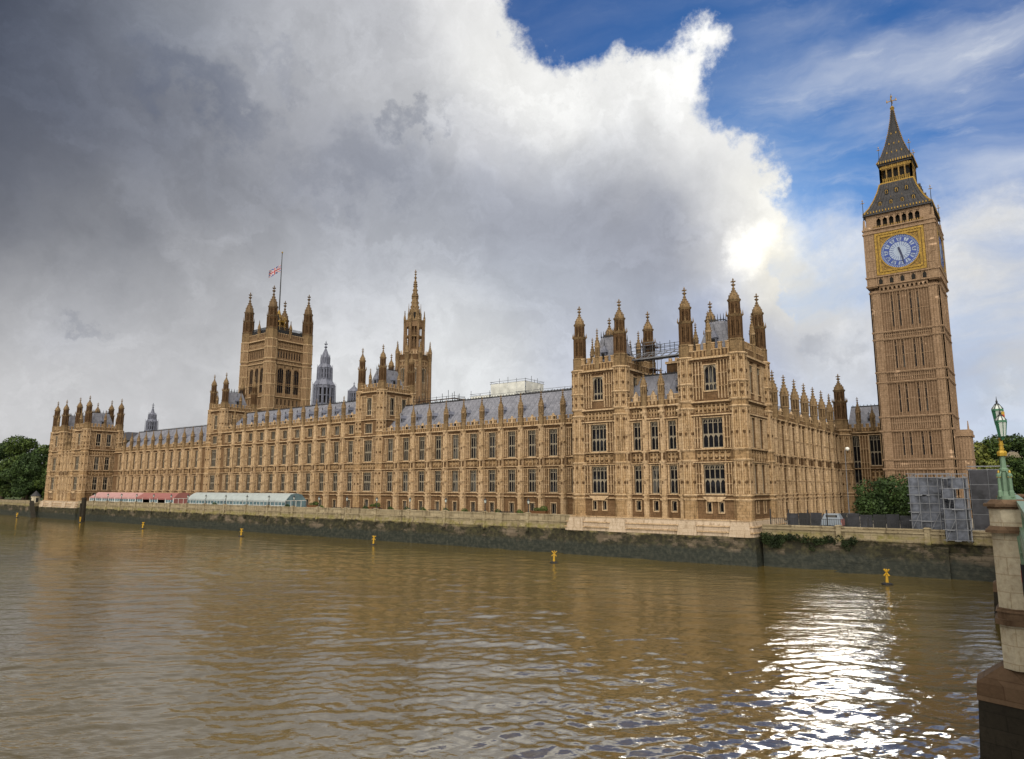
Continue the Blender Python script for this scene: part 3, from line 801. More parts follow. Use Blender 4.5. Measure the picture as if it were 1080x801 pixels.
m = MB().mat('soil_brown'); m.box(-6000, 6000, -3000, 9000, -14.5, -14); kind(m.build('ground'), 'structure')
m = MB().mat('grass'); m.add([(-4000, 104.9, -5.7), (-297, 104.9, -5.7), (-297, 6000, -5.7), (-4000, 6000, -5.7)], [(0, 1, 2, 3)]); m.mat('paving')
m.add([(-297, 116, -5.7), (800, 116, -5.7), (800, 6000, -5.7), (-297, 6000, -5.7)], [(0, 1, 2, 3)])
m.mat('grass'); m.add([(-33, 105.2, -5.72), (800, 105.2, -5.72), (800, 116, -5.72), (-33, 116, -5.72)], [(0, 1, 2, 3)]); kind(m.build('land'), 'structure')
m = MB().mat('paving'); m.add([(-267, 103.4, -5.5), (-66, 103.4, -5.5), (-66, 114, -5.5), (-267, 114, -5.5)], [(0, 1, 2, 3)]); kind(m.build('terrace_floor'), 'structure')

# ------------------------------------------------------------------ river walls
LAMPX = [-75.5, -85.6, -95.7, -105.7, -115.8, -125.6, -135.5, -145.1, -155.4, -165, -175, -185, -194.5, -204, -214.5, -225.3, -235.5, -245.2, -255]
def river_wall(name, label, x0, x1, Y, top, piers=(), batter=.5):
    th = thing(name, label, 'wall', ((x0 + x1) / 2, Y, -11))
    m = MB().mat('river_wall')
    m.add([(x0, Y - batter, -14), (x1, Y - batter, -14), (x1, Y, -6.9), (x0, Y, -6.9), (x0, Y + 1.4, -14), (x1, Y + 1.4, -14), (x1, Y + 1.4, -6.9), (x0, Y + 1.4, -6.9)],
          [(0, 1, 2, 3), (0, 3, 7, 4), (1, 5, 6, 2), (3, 2, 6, 7)])
    m.box(x0, x1, Y - .22, Y + 1.4, -6.9, -6.55); m.box(x0, x1, Y - .02, Y + .6, -6.55, -5.75); m.box(x0, x1, Y - .2, Y + .7, -5.75, -5.5)
    m.build('wall', th)
    p = MB().mat('stone_granite'); p.mat('river_wall'); p.box(x0, x1, Y + .05, Y + .45, -5.5, top - .18); p.box(x0, x1, Y - .05, Y + .55, top - .18, top); p.build('parapet', th)
    for x in piers:
        q = MB().mat('river_wall'); q.box(x - .3, x + .3, Y - .28, Y + .5, -6.5, top + .06); q.pyr(x - .45, x + .45, Y - .38, Y + .6, top + .06, top + .22, .2, .2); q.mat('river_wall'); q.pyr(x - .35, x + .35, Y - .5, Y + .1, -7.6, -6.5, .0, .12)
        q.build('pier', th)
    return th
river_wall('river_wall', 'long stained terrace wall with pale parapet and lamp piers along the river', -267.2, -66.45, 102.9, -4.5, LAMPX)
nw = river_wall('river_wall', 'dark weedy embankment wall between the near pavilion and the bridge', -34.3, -0.2, 104.2, -5.15, (-24.0, -13.5), .3)
m = MB().mat('river_wall'); m.add([(-25.5, 102.6, -11.3), (-12.6, 102.6, -7.3), (-11.2, 102.6, -7.3), (-11.2, 102.6, -14), (-25.5, 102.6, -14), (-25.5, 104.1, -11.3), (-12.6, 104.1, -7.3), (-11.2, 104.1, -7.3), (-11.2, 104.1, -14), (-25.5, 104.1, -14)],
      [(0, 1, 2, 3, 4), (0, 5, 6, 1), (1, 6, 7, 2), (2, 7, 8, 3), (0, 4, 9, 5)]); m.box(-11.2, -2, 103.2, 104.1, -14, -7.9); m.build('river_stair', nw)
river_wall('river_wall', 'low embankment wall under the park trees far left', -420, -297.6, 103.6, -4.9, (), .3)

# ------------------------------------------------------------------ the riverside ranges
def rng_thing(name, label, x0, x1, Y, cat='building', group='riverside blocks of the palace'):
    return thing(name, label, cat, ((x0 + x1) / 2, Y, Z0), group)

# near (north) range
NB = [-68.95 - .1, -74.1, -79.25, -84.3, -89.4, -94.5, -99.6, -104.75, -109.8, -114.9, -120.0, -125.3]
NB = sorted(NB)
t = rng_thing('palace_range', 'two storey range of tall windows between the near pavilion and the first river tower', -125, -69, 113)
range_front(t, 'E', 113.0, NB, ROWS, 12.4, 19.15, (1.02, 1.02), (NB[-1], NB[0]), u_ends=(-126.3, -66.0))
m = MB().mat('stone'); m.box(-126.3, -66.0, 113.62, 128.5, Z0, 12.4); m.build('body', t)
roof_long(t, -126.0, -66.2, 114.1, 127.5, 12.9, 20.0, [(a + b) / 2 for a, b in zip(NB[:-1], NB[1:])])

# middle range
CB = [-133.7 - 5.46 * i for i in range(12)]; CB = sorted(CB)
t = rng_thing('palace_range', 'three storey middle range between the two river towers behind the terrace', -193, -134, 112.6)
range_front(t, 'E', 112.6, CB, ROWS + [ROW3], 16.3, 22.8, (1.02, 1.02), (CB[0], CB[-1]), u_ends=(-195.2, -133.7))
m = MB().mat('stone'); m.box(-195.2, -133.7, 113.22, 128.5, Z0, 16.3); m.build('body', t)
roof_long(t, -195, -133.8, 113.8, 127.5, 16.7, 22.6, [(a + b) / 2 for a, b in zip(CB[:-1], CB[1:])])

# far (south) range
SB = sorted([-207.0 - 5.1 * i for i in range(11)] + [-263.0])
t = rng_thing('palace_range', 'two storey range behind the pink and red marquee, before the far pavilion', -264, -204, 113)
range_front(t, 'E', 113.0, SB, ROWS, 12.4, 19.0, (1.02, 1.02), (SB[0],), u_ends=(-266.0, -203.0))
m = MB().mat('stone'); m.box(-266, -203, 113.62, 128.5, Z0, 12.4); m.build('body', t)
roof_long(t, -266, -203.2, 114.1, 127.5, 12.9, 20.0, [(a + b) / 2 for a, b in zip(SB[:-1], SB[1:])])
m = MB().mat('stone'); m.box(-209.5, -205.5, 118, 122, 12, 21.2); m.mat('stone_trim'); m.box(-209.8, -205.2, 117.7, 122.3, 21.2, 21.7); m.build('chimney', t)

# ---------------------------------------------- generic tower block with corner turrets
def steep_roof(th, x0, x1, y0, y1, z0, z1, ins):
    m = MB().mat('roof'); m.pyr(x0, x1, y0, y1, z0, z1, ins, ins)
    for i in range(1, 6):
        f = i / 6
        xa, xb = x0 + (x1 - x0) * f, x0 + ins + (x1 - x0 - 2 * ins) * f; m.bar((xa, y0 - .02, z0), (xb, y0 + ins - .02, z1), .05)
        ya, yb = y0 + (y1 - y0) * f, y0 + ins + (y1 - y0 - 2 * ins) * f; m.bar((x1 + .02, ya, z0), (x1 - ins + .02, yb, z1), .05)
    m.mat('iron'); xa, xb, ya, yb = x0 + ins, x1 - ins, y0 + ins, y1 - ins
    m.box(xa, xb, ya - .05, ya + .05, z1 + .1, z1 + .25); m.box(xb - .05, xb + .05, ya, yb, z1 + .1, z1 + .25)
    for f in np.linspace(0, 1, 6):
        for p in ((xa + (xb - xa) * f, ya), (xb, ya + (yb - ya) * f), (xa + (xb - xa) * f, yb), (xa, ya + (yb - ya) * f)): m.fru(p[0], p[1], z1, .10, z1 + 1.2, .02, 4)
    m.build('roof', th)
    for u, (dx, dy) in ((0, (0, -1)), (1, (1, 0))):
        d = MB().mat('lead'); cx = (x0 + x1) / 2 + dx * ((x1 - x0) / 2 - ins * .45); cy = (y0 + y1) / 2 + dy * ((y1 - y0) / 2 - ins * .45); z = z0 + (z1 - z0) * .4
        d.box(cx - .5, cx + .5, cy - .5, cy + .5, z - .8, z + .8); d.pyr(cx - .65, cx + .65, cy - .65, cy + .65, z + .8, z + 2.2)
        d.mat('void'); d.box(cx - .28 + dx * .3, cx + .28 + dx * .3, cy - .28 + dy * .3, cy + .28 + dy * .3, z - .4, z + .6); d.mat('iron'); d.fru(cx, cy, z + 2.1, .08, z + 3.2, .02, 4); d.build('dormer', th)

TUR = {}
def place_turret(th, x, y, zb, zt, ztip, r, name='turret'):
    """octagonal corner turret from zb, lantern from zt to ztip; copies share their mesh"""
    key = (zb, zt, ztip, r)
    if key not in TUR:
        m = MB().mat('stone')
        m.fru(0, 0, zb, r * 1.14, -1.7, r * 1.12, 8) if zb < -2 else None
        m.fru(0, 0, -1.7 if zb < -2 else zb, r * 1.06, zt, r * 1.02, 8)
        rings = [z for z in (-1.6, -.95, 4.3, 5.95, 12.35, 13.5, 16.2, 23.0) if zb < z < zt - .6] + [zt]
        m.mat('stone_trim')
        for z in rings: m.fru(0, 0, z - .32, r * 1.12, z - .12, r * 1.24, 8); m.fru(0, 0, z - .12, r * 1.24, z + .04, r * 1.2, 8)
        for a, b in zip(rings[:-1], rings[1:]):
            if b - a > 2:
                ribs8(m, 0, 0, a + .1, b - .35, r * 1.05, 8, .085)
                m.mat('stone_carved')
                for f in (.45, .97):
                    for i in range(8):
                        q = 2 * pi * i / 8; x_, y_ = r * .98 * cos(q), r * .98 * sin(q); z = a + (b - a - .5) * f; m.box(x_ - .16, x_ + .16, y_ - .16, y_ + .16, z - .45, z - .05)
                m.mat('stone_trim')
        p = MB(); turret_top(p, 0, 0, zt, r * .77, ztip - zt)
        TUR[key] = (m.mesh('turret'), p.mesh('lantern'))
    a, b = TUR[key]
    o = obj(name, a, th, Vector((x, y, 0)) - Vector(worldloc(th))); obj('lantern', b, o)
    return o

def face_wall(th, face, plane, u0, u1, z0, z1, wins, strs=(), bands=(), ribs=()):
    """wall with windows wins = (u, z0, z1, w, lights, trans, arch)"""
    T = FR[face][0](plane); mb = MB(T).mat('stone_recess_shade')
    hol = [(u - w / 2, u + w / 2, a, b) for (u, a, b, w, l, tr, ar) in wins] + [bb[:4] for bb in bands]
    wall_holes(mb, u0, u1, z0, z1, hol, .55)
    for bb in bands: panel_band(mb, *bb)
    for s in strs: string(mb, u0, u1, *s)
    for rb in ribs: niche_panels(mb, *rb)
    for (u, a, b, w, l, tr, ar) in wins:
        mb.mat('stone_trim'); mb.box(u - w / 2 - .14, u + w / 2 + .14, -.02, .15, a - .17, a - .003); mb.box(u - w / 2 - .16, u + w / 2 + .16, -.02, .14, b + .003, b + .16)
        for s in (-1, 1): k0, k1 = sorted((u + s * (w / 2 + .003), u + s * (w / 2 + .16))); mb.box(k0, k1, -.02, .12, a, b)
    mb.build('wall', th)
    for (u, a, b, w, l, tr, ar) in wins: put_window(th, face, plane, u, a, w, b - a, l, tr, ar)

STR = [(-1.6, .22, .25), (-.95, .14, .2), (3.95, .2, .22), (5.95, .18, .22), (11.2, .25, .3), (13.25, .25, .32)]
def pavilion_tower(th, x0, x1, y0, y1, big):
    """x0..x1, y0..y1 are turret centres"""
    xm, ym = (x0 + x1) / 2, (y0 + y1) / 2; p = y0 - .75; q = x1 + .75
    wE = [(xm - .95, -3.6, -2.1, .7, 1, (), 0), (xm + .95, -3.6, -2.1, .7, 1, (), 0), (xm, -.85, 3.6, big, 4, (.5,), 0), (xm, 6.1, 10.7, big, 4, (.46,), 0), (xm, 14.9, 18.9, 2.0, 3, (.3,), 1)]
    a, b = x0 + 1.25, x1 - 1.25
    pan = [(a, xm - big / 2 - .25), (xm + big / 2 + .25, b)]
    rb = [(s0, s1, z0, z1, n, .5) for s0, s1 in pan if s1 - s0 > .3 for z0, z1, n in ((-.8, 3.75, 3), (6.1, 10.9, 3))] + [(a, xm - 1.3, 13.6, 19.6, 3, .55), (xm + 1.3, b, 13.6, 19.6, 3, .55)]
    face_wall(th, 'E', p, x0, x1, -4.8, 20.0, wE, STR, [(a, b, 4.1, 5.7, 6), (a, b, 11.45, 12.9, 8)], rb)
    ys = (y0 + (y1 - y0) * .34, y0 + (y1 - y0) * .66)
    wN = [(u, z0, z1, 1.5, 2, t, ar) for u in ys for z0, z1, t, ar in ((-.85, 3.6, (.5,), 0), (6.1, 10.7, (.46,), 0), (14.6, 18.9, (.3,), 1))] + [(u, -3.7, -1.9, .9, 1, (), 0) for u in ys]
    e = y1 - 1.25; s = y0 + 1.25
    rb = [(k0, k1, z0, z1, 3, .5) for k0, k1 in ((s, ys[0] - 1.0), (ys[0] + 1.0, ys[1] - 1.0), (ys[1] + 1.0, e)) if k1 - k0 > .3 for z0, z1 in ((-.8, 3.75), (6.1, 10.9), (13.6, 19.6))]
    face_wall(th, 'N', q, y0, y1, -4.8, 20.0, wN, STR, [(s, e, 4.1, 5.7, 7), (s, e, 11.45, 12.9, 10)], rb)
    c = MB().mat('stone'); c.box(x0 - .6, q - .62, p + .62, y1 + .6, -4.8, 20.2); c.build('body', th)
    m = MB(FR['E'][0](p)); string(m, x0, x1, 20.1, .35, .45); m.mat('stone_carved')
    for i in range(14): u = x0 + (x1 - x0) * (i + .5) / 14; m.box(u - .14, u + .14, 0, .3, 19.45, 19.75)
    parapet(m, x0 + .8, x1 - .8, .1, 20.2, 22.4, .55); m.build('parapet', th)
    m = MB(FR['N'][0](q)); string(m, y0, y1, 20.1, .35, .45); m.mat('stone_carved')
    for i in range(18): u = y0 + (y1 - y0) * (i + .5) / 18; m.box(u - .14, u + .14, 0, .3, 19.45, 19.75)
    parapet(m, y0 + .8, y1 - .8, .1, 20.2, 22.4, .55); m.build('parapet', th)
    m = MB(FR['W'][0](y1 + .6)); parapet(m, x0 + .8, x1 - .8, .1, 20.2, 22.4, .55); m.build('parapet', th)
    m = MB(FR['S'][0](x0 - .6)); parapet(m, y0 + .8, y1 - .8, .1, 20.2, 22.4, .55); m.build('parapet', th)
    for x in (x0, x1):
        for y in (y0, y1): place_turret(th, x, y, -4.9, 20.4, 32.3, 1.32)
    for x, y in ((xm, p), (q, ym), (xm, y1 + .6), (x0 - .6, ym)):
        k = MB(); pinnacle(k, x, y, 20.3, .42, 7.2); k.build('pinnacle', th)
    steep_roof(th, x0 + .9, x1 - .9, y0 + .9, y1 - .9, 20.2, 26.5, 1.9)

def pavilion(label, X, y0, y1):
    a1, a2, a3, a4 = X
    th = thing('palace_pavilion', label, 'building', ((a1 + a4) / 2, y0, -11), 'turreted end pavilions of the palace')
    pavilion_tower(th, a1, a2, y0, y1, 3.0); pavilion_tower(th, a3, a4, y0, y1, 3.3)
    # middle part: three bays
    b0, b1 = a2 + 1.3, a3 - 1.3; w = (b1 - b0) / 3; p = y0 - .1
    cs = [b0 + w * (i + .5) for i in range(3)]
    wE = [(c, z0, z1, ww, l, t, 0) for c in cs for z0, z1, ww, l, t in ((-3.6, -2.0, .8, 1, ()), (-.85, 3.6, 1.35, 2, (.5,)), (6.1, 10.7, 1.35, 2, (.46,)))]
    bd = [(c - w / 2 + .55, c + w / 2 - .55, z0, z1, n) for c in cs for z0, z1, n in ((4.1, 5.7, 3), (11.45, 12.9, 4))]
    rb = [(k0, k1, z0, z1, 3, .45) for c in cs for k0, k1 in ((c - w / 2 + .4, c - .85), (c + .85, c + w / 2 - .4)) for z0, z1 in ((-.8, 3.75), (6.1, 10.9))]
    face_wall(th, 'E', p, a2, a3, -4.8, 13.1, wE, STR, bd, rb)
    for i in range(4):
        u = b0 + w * i
        bm_, pm = buttress_mesh(13.3, 19.4, .75, .7) if i in (1, 2) else (buttress_mesh(13.3, 19.4, .75, .7)[0], None)
        o = obj('buttress', bm_, th, Vector((u, p, 0)) - Vector(worldloc(th)))
        if pm: obj('pinnacle', pm, o)
    m = MB(FR['E'][0](p)); parapet(m, a2 + 1, a3 - 1, .1, 13.3, 15.0, .6)
    for c in cs: m.mat('stone_trim'); m.poly([(c - .4, 13.6), (c + .4, 13.6), (c + .4, 15.0), (c, 15.8), (c - .4, 15.0)], .12, -.25)
    m.build('parapet', th)
    m = MB().mat('stone'); m.box(a2, a3, p + .62, y1 + .5, -4.8, 13.1); m.build('body', th)
    roof_long(th, a2 + .3, a3 - .3, p + 1.0, y1, 13.5, 19.3, cs)
    m = MB().mat('stone_carved'); x = (a2 + a3) / 2 - .6; m.box(x - 1, x + 1, 113, 114.6, 17, 21.6); m.mat('stone_trim'); m.box(x - 1.2, x + 1.2, 112.8, 114.8, 21.6, 22)
    for k in (-.6, .6): m.box(x + k - .25, x + k + .25, 113.5, 114, 22, 22.7)
    m.build('chimney', th)
    # plinth and river foot
    m = MB().mat('stone_pale')
    x0, x1 = a1 - 1.7, a4 + 1.7; f = y0 - 1.7
    m.pyr(x0, x1, f, y1 + 3, -5.5, -4.75, .2, .25); m.pyr(x0 - .2, x1 + .2, f - .25, y1 + 3, -6.3, -5.62, .06, .08); m.pyr(x0 - .35, x1 + .35, f - .45, y1 + 3, -6.97, -6.42, .05, .05)
    m.mat('stone_trim'); m.box(x0 - .3, x1 + .3, f - .36, y1 + 3, -5.64, -5.48); m.box(x0 - .5, x1 + .5, f - .62, y1 + 3, -6.44, -6.28); m.mat('stone_pale')
    for u in (a1, a2, a3, a4): m.pyr(u - 1.6, u + 1.6, f - .75, f + .4, -7.0, -5.0, .3, .35)
    m.mat('stone_trim'); m.box(x0 + .2, x1 - .2, f + .15, y1 + 3, -4.78, -4.6)
    m.build('plinth', th)
    m = MB().mat('river_wall'); m.pyr(x0 - .8, x1 + .8, f - .8, y1 + 3, -14, -6.96, .4, .4); m.build('foot', th)
    # balconies under the large windows
    for xm in ((a1 + a2) / 2, (a3 + a4) / 2):
        m = MB().mat('stone_trim'); m.poly([(xm - 1.9, -1.25), (xm + 1.9, -1.25), (xm + 1.0, -2.0), (xm - 1.0, -2.0)], y0 - 1.15, y0 - .7); m.build('bracket', th)
    return th
NX = (-64.89, -56.83, -44.88, -36.82)
pavilion('large near pavilion with two pinnacled towers rising straight from the river', NX, 104.2, 114.97)
SX = tuple(sorted(-333.6 - x for x in NX))
pavilion('distant pavilion with many pinnacles beside the park trees at the far end', SX, 104.2, 114.97)

# ---------------------------------------------- the two river towers in the middle
def river_tower(label, x0, x1, y0, y1):
    th = thing('river_tower', label, 'tower', ((x0 + x1) / 2, y0, Z0), 'square river towers with four turrets')
    xm, ym = (x0 + x1) / 2, (y0 + y1) / 2; p = y0 - .55; q = x1 + .55
    a, b = x0 + 1.0, x1 - 1.0
    wE = [(xm, -4.9, -2.7, 1.5, 1, (), 1), (xm, -.75, 3.65, 2.9, 4, (.5,), 0), (xm, 6.2, 11.3, 2.9, 4, (.46,), 0), (xm, 13.0, 15.3, 2.6, 4, (), 0), (xm, 17.4, 21.6, 1.8, 3, (.3,), 1)]
    st = [(-1.6, .22, .25), (-.95, .14, .2), (4.3, .2, .22), (5.95, .18, .22), (12.35, .25, .3), (16.3, .25, .3)]
    rb = [(k0, k1, z0, z1, 3, .5) for k0, k1 in ((a, xm - 1.7), (xm + 1.7, b)) for z0, z1 in ((-.8, 3.9), (6.1, 11.9))] + [(k0, k1, 16.6, 22.2, 3, .5) for k0, k1 in ((a, xm - 1.2), (xm + 1.2, b))]
    face_wall(th, 'E', p, x0, x1, Z0, 23.0, wE, st, [(a, b, 4.45, 5.7, 6)], rb)
    ys = (y0 + (y1 - y0) * .3, y0 + (y1 - y0) * .7)
    wN = [(u, 17.4, 21.6, 1.5, 2, (.3,), 1) for u in ys]
    rb = [(k0, k1, 16.6, 22.2, 3, .5) for k0, k1 in ((y0 + 1, ys[0] - 1), (ys[0] + 1, ys[1] - 1), (ys[1] + 1, y1 - 1))]
    face_wall(th, 'N', q, y0, y1, Z0, 23.0, wN, st[-2:], (), rb)
    c = MB().mat('stone'); c.box(x0 - .5, q - .62, p + .62, y1 + .5, Z0, 23.2); c.build('body', th)
    for F_, pl, u0, u1 in (('E', p, x0, x1), ('N', q, y0, y1), ('W', y1 + .5, x0, x1), ('S', x0 - .5, y0, y1)):
        m = MB(FR[F_][0](pl)); string(m, u0, u1, 23.1, .3, .4); parapet(m, u0 + .7, u1 - .7, .1, 23.2, 25.0, .55); m.build('parapet', th)
    for x in (x0, x1):
        for y in (y0, y1): place_turret(th, x, y, Z0, 23.4, 34.6, 1.12)
    for x, y in ((xm, p), (q, ym)): k = MB(); pinnacle(k, x, y, 23.3, .36, 5.6); k.build('pinnacle', th)
    steep_roof(th, x0 + .8, x1 - .8, y0 + .8, y1 - .8, 23.2, 29.0, 1.7)
    return th
river_tower('square river tower in front of the tall stone spire, nearer the bridge', -134.1, -126.6, 113.4, 123.0)
river_tower('square river tower in front of the flag tower, farther along the river', -202.9, -196.2, 113.4, 123.0)

# ---------------------------------------------- north return range and the link to the clock tower
NY = [117.2, 120.6] + [127.0 + 6.68 * i for i in range(7)] + [173.6]
t = thing('palace_range', 'north wing with a row of seven pinnacles running back to the clock tower', 'building', (-38.8, 146, Z0), 'riverside blocks of the palace')
NYb = []
for a, b in zip(NY[:-1], NY[1:]): NYb += [a, (a + b) / 2] if b - a > 5 else [a]
NYb.append(NY[-1])
RN = [dict(z0=-4.6, z1=-2.4, w=1.1, l=1, t=()), dict(z0=-.83, z1=3.7, w=1.5, l=2, t=(.5,)), dict(z0=6.15, z1=11.4, w=1.5, l=2, t=(.46,))]
Tn = FR['N'][0](-38.9)
bm1, pm1 = buttress_mesh(12.4, 21.1, 1.1, .6); bm2, _ = buttress_mesh(12.3, 15.0, .5, .34)
range_front(t, 'N', -38.9, NYb, RN, 12.4, 21.1, (.8, .5), NYb, u_ends=(114.5, 176))
for i, y in enumerate(NYb):
    main = y in NY[2:-1] or i in (1,)
    o = obj('buttress', bm1 if main else bm2, t, Vector((-38.9, y, 0)) - Vector(worldloc(t)), pi / 2)
    if main: obj('pinnacle', pm1, o)
m = MB().mat('stone'); m.box(-52, -39.5, 114.5, 177, Z0, 12.4); m.build('body', t)
m = MB().mat('roof'); m.add([(-39.4, 117, 12.8), (-39.4, 177, 12.8), (-46, 177, 17.6), (-46, 117, 17.6), (-52.5, 117, 12.8), (-52.5, 177, 12.8)], [(0, 1, 2, 3), (3, 2, 5, 4), (0, 3, 4), (1, 5, 2)])
for i in range(46): y = 117.2 + 1.3 * i; m.bar((-39.4, y, 12.85), (-46, y, 17.65), .06)
m.build('roof', t)
place_turret(t, -38.5, 176.6, Z0, 13.4, 26.8, 1.75)
t2 = thing('palace_range', 'recessed linking wing with a slate roof between the north wing and the clock tower', 'building', (-30, 179, Z0), 'riverside blocks of the palace')
face_wall(t2, 'E', 179, -37.5, -20, Z0, 13.0, [(-36.1, -3.5, 12.2, 1.5, 2, (.3, .62), 0), (-32.1, -3.8, .1, 2.3, 3, (.5,), 0), (-32.1, 5.2, 12.2, 2.3, 3, (.45,), 0), (-28.2, 5.2, 12.2, 1.8, 3, (.45,), 0)], [(-1.6, .2, .25), (.5, .2, .22), (4.6, .2, .22), (12.9, .3, .35)], [(-33.4, -30.8, .8, 4.2, 3)],
          [(-35.2, -33.5, -3.4, 12.2, 5, .5), (-30.7, -29.3, -3.4, 12.2, 5, .5)])
m = MB().mat('stone'); m.box(-38, -20, 179.62, 192, Z0, 13.1); m.build('body', t2)
m = MB(FR['E'][0](179)); parapet(m, -37.5, -20, .1, 13.1, 14.9); m.build('parapet', t2)
roof_long(t2, -38, -20, 180, 192, 13.3, 19.6, (-33.5,))
for x, h in ((-35.2, 8.0), (-32.2, 5.6)): k = MB(); pinnacle(k, x, 178.9, 13.3, .55, h); k.build('pinnacle', t2)

# ------------------------------------------------------------------ clock tower
def clock_tower():
    cx, cy, H = -21.15, 166.25, 6.12
    th = thing('clock_tower', 'tall slender clock tower with blue and gold dials and a dark pointed roof', 'clock tower', (cx, cy, -5.6))
    faces = (('E', cy - H, cx), ('N', cx + H, cy), ('W', cy + H, cx), ('S', cx - H, cy))
    tiers = [(-5.6, 3.9), (5.85, 11.6), (14.5, 21.6), (23.75, 30.6), (32.2, 40.6)]
    slits = [(-4.0, 2.9), (6.5, 11.1), (15.2, 20.9), (24.3, 30.0), (33.0, 39.8)]
    sw = MB().mat('stone_clock')
    core = MB().mat('stone_clock'); core.box(cx - H + .62, cx + H - .62, cy - H + .62, cy + H - .62, -5.6, 44.0); core.build('body', th)
    for F_, pl, c in faces:
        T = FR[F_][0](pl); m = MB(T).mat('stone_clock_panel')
        ds = (-2.35, -1.05, 1.05, 2.35)
        holes = [(c + d - .2, c + d + .2, z0, z1) for z0, z1 in slits for d in ds] if F_ in 'EN' else []
        wall_holes(m, c - H, c + H, -5.6, 41.2, holes, .5)
        m.mat('stone_clock')
        for s in (-1, 1):                               # clasping corner buttresses
            k0, k1 = sorted((c + s * (H - 1.75), c + s * (H + .22))); m.box(k0, k1, -.2, .22, -5.6, 41.0)
            for i in range(4): u = c + s * (H - .05 - i * .5); m.box(u - .05, u + .05, .2, .30, -5.6, 40.9)
        for z0, z1 in tiers:
            for k in np.arange(-4.0, 4.01, .47):
                if min(abs(k - d) for d in ds) < .2: continue
                m.box(c + k - .05, c + k + .05, -.02, .13, z0 + .1, z1 - .1)
            for d in ds:
                for s in (-.3, .3): m.box(c + d + s - .06, c + d + s + .06, -.02, .2, z0 + .1, z1 - .1)
            zz = (z0 + z1) / 2
            m.box(c - 4.2, c - 2.7, -.02, .1, zz - .08, zz + .08); m.box(c + 2.7, c + 4.2, -.02, .1, zz - .08, zz + .08); m.box(c - .72, c + .72, -.02, .1, zz - .08, zz + .08)
        m.mat('stone_clock')
        for z in (3.9, 5.8, 11.6, 14.5, 21.6, 23.7, 30.6, 32.15, 40.7):
            m.box(c - H - .3, c + H + .3, -.05, .38, z - .13, z + .10); m.box(c - H - .25, c + H + .25, -.05, .30, z - .3, z - .13)
        for z0, z1 in ((3.9, 5.8), (11.6, 14.5), (21.6, 23.7), (30.6, 32.15)):
            for i in range(22): u = c - 4.2 + 8.4 * (i + .5) / 22; m.box(u - .07, u + .07, -.02, .16, z0 + .2, z1 - .32)
            m.box(c - 4.2, c + 4.2, -.02, .18, (z0 + z1) / 2 - .06, (z0 + z1) / 2 + .06)
        for i in range(11):                             # corbel arches under the clock stage
            u = c - 4.4 + 8.8 * (i + .5) / 11; m.poly([(u - .4, 40.9), (u - .4, 42.0), (u + .4, 42.0), (u + .4, 40.9), (u + .25, 40.9), (u + .2, 41.4), (u, 41.6), (u - .2, 41.4), (u - .25, 40.9)], 0, .38)
        m.build('wall', th)
        if F_ in 'EN':
            for z0, z1 in slits:
                for d in ds: put_window(th, F_, pl, c + d, z0, .40, z1 - z0, 1, (.5,), fm='stone_clock')
    # clock stage
    K = 6.5
    st = MB().mat('stone_clock'); st.box(cx - K, cx + K, cy - K, cy + K, 41.9, 54.4)
    for s in (-1, 1):
        for q in (-1, 1):
            st.box(cx + s * (K - .85) - .98, cx + s * (K - .85) + .98, cy + q * (K - .85) - .98, cy + q * (K - .85) + .98, 41.7, 55.2)
    for z in (42.1, 44.0, 53.6, 54.5): st.box(cx - K - .32, cx + K + .32, cy - K - .32, cy + K + .32, z - .18, z + .12)
    st.build('clock_stage', th)
    KF = (('E', cy - K, cx), ('N', cx + K, cy), ('W', cy + K, cx), ('S', cx - K, cy))
    for F_, pl, c in KF:
        T = FR[F_][0](pl); m = MB(T)
        for i in range(9):                              # little arcade under the dial
            u = c - 4.0 + i * 1.0
            if i % 2 == 0: m.mat('void'); m.poly([(u - .33, 42.35), (u + .33, 42.35), (u + .33, 43.2), (u, 43.65), (u - .33, 43.2)], .02, .09)
            m.mat('stone_clock'); m.box(u - .5, u - .36, 0, .22, 42.3, 43.8)
        for s in (-1, 1):                               # panelled corners
            for i in range(3): u = c + s * (K - .35 - i * .55); m.box(u - .05, u + .05, .1, .22, 44.2, 53.3)
            for i in range(4): z = 45.5 + 2.2 * i; k0, k1 = sorted((c + s * (K - .2), c + s * (K - 1.7))); m.box(k0, k1, .1, .2, z - .07, z + .07)
        m.build('arcade', th)
        dial(th, T, c, 48.75)
    # belfry arcade
    B = 6.0
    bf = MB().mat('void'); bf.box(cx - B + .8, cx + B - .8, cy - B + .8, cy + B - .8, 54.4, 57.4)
    bf.mat('stone_clock'); bf.box(cx - B, cx + B, cy - B, cy + B, 54.3, 54.9); bf.box(cx - B, cx + B, cy - B, cy + B, 57.0, 57.7)
    for F_, pl, c in (('E', cy - B, cx), ('N', cx + B, cy), ('W', cy + B, cx), ('S', cx - B, cy)):
        T = FR[F_][0](pl); b2 = MB(T).mat('stone_clock'); b2.box(c - B, c - 4.2, -.9, .05, 54.8, 57.1); b2.box(c + 4.2, c + B, -.9, .05, 54.8, 57.1)
        for i in range(8): u = c - 4.2 + 8.4 * i / 7; b2.box(u - .17, u + .17, -.7, .1, 54.8, 57.1)
        for i in range(7):
            u = c - 4.2 + 8.4 * (i + .5) / 7
            b2.poly([(u - .45, 57.1), (u - .45, 56.4), (u, 57.0), (u + .45, 56.4), (u + .45, 57.1)], -.1, .0)
        b2.mat('gilt_stone')
        for i in range(26): u = c - 5.6 + 11.2 * (i + .5) / 26; b2.box(u - .12, u + .12, .3, .5, 54.55, 55.1)
        bf.v += [p for p in b2.v] if False else []
        b2.build('belfry_arcade', th)
    bf.build('belfry', th)
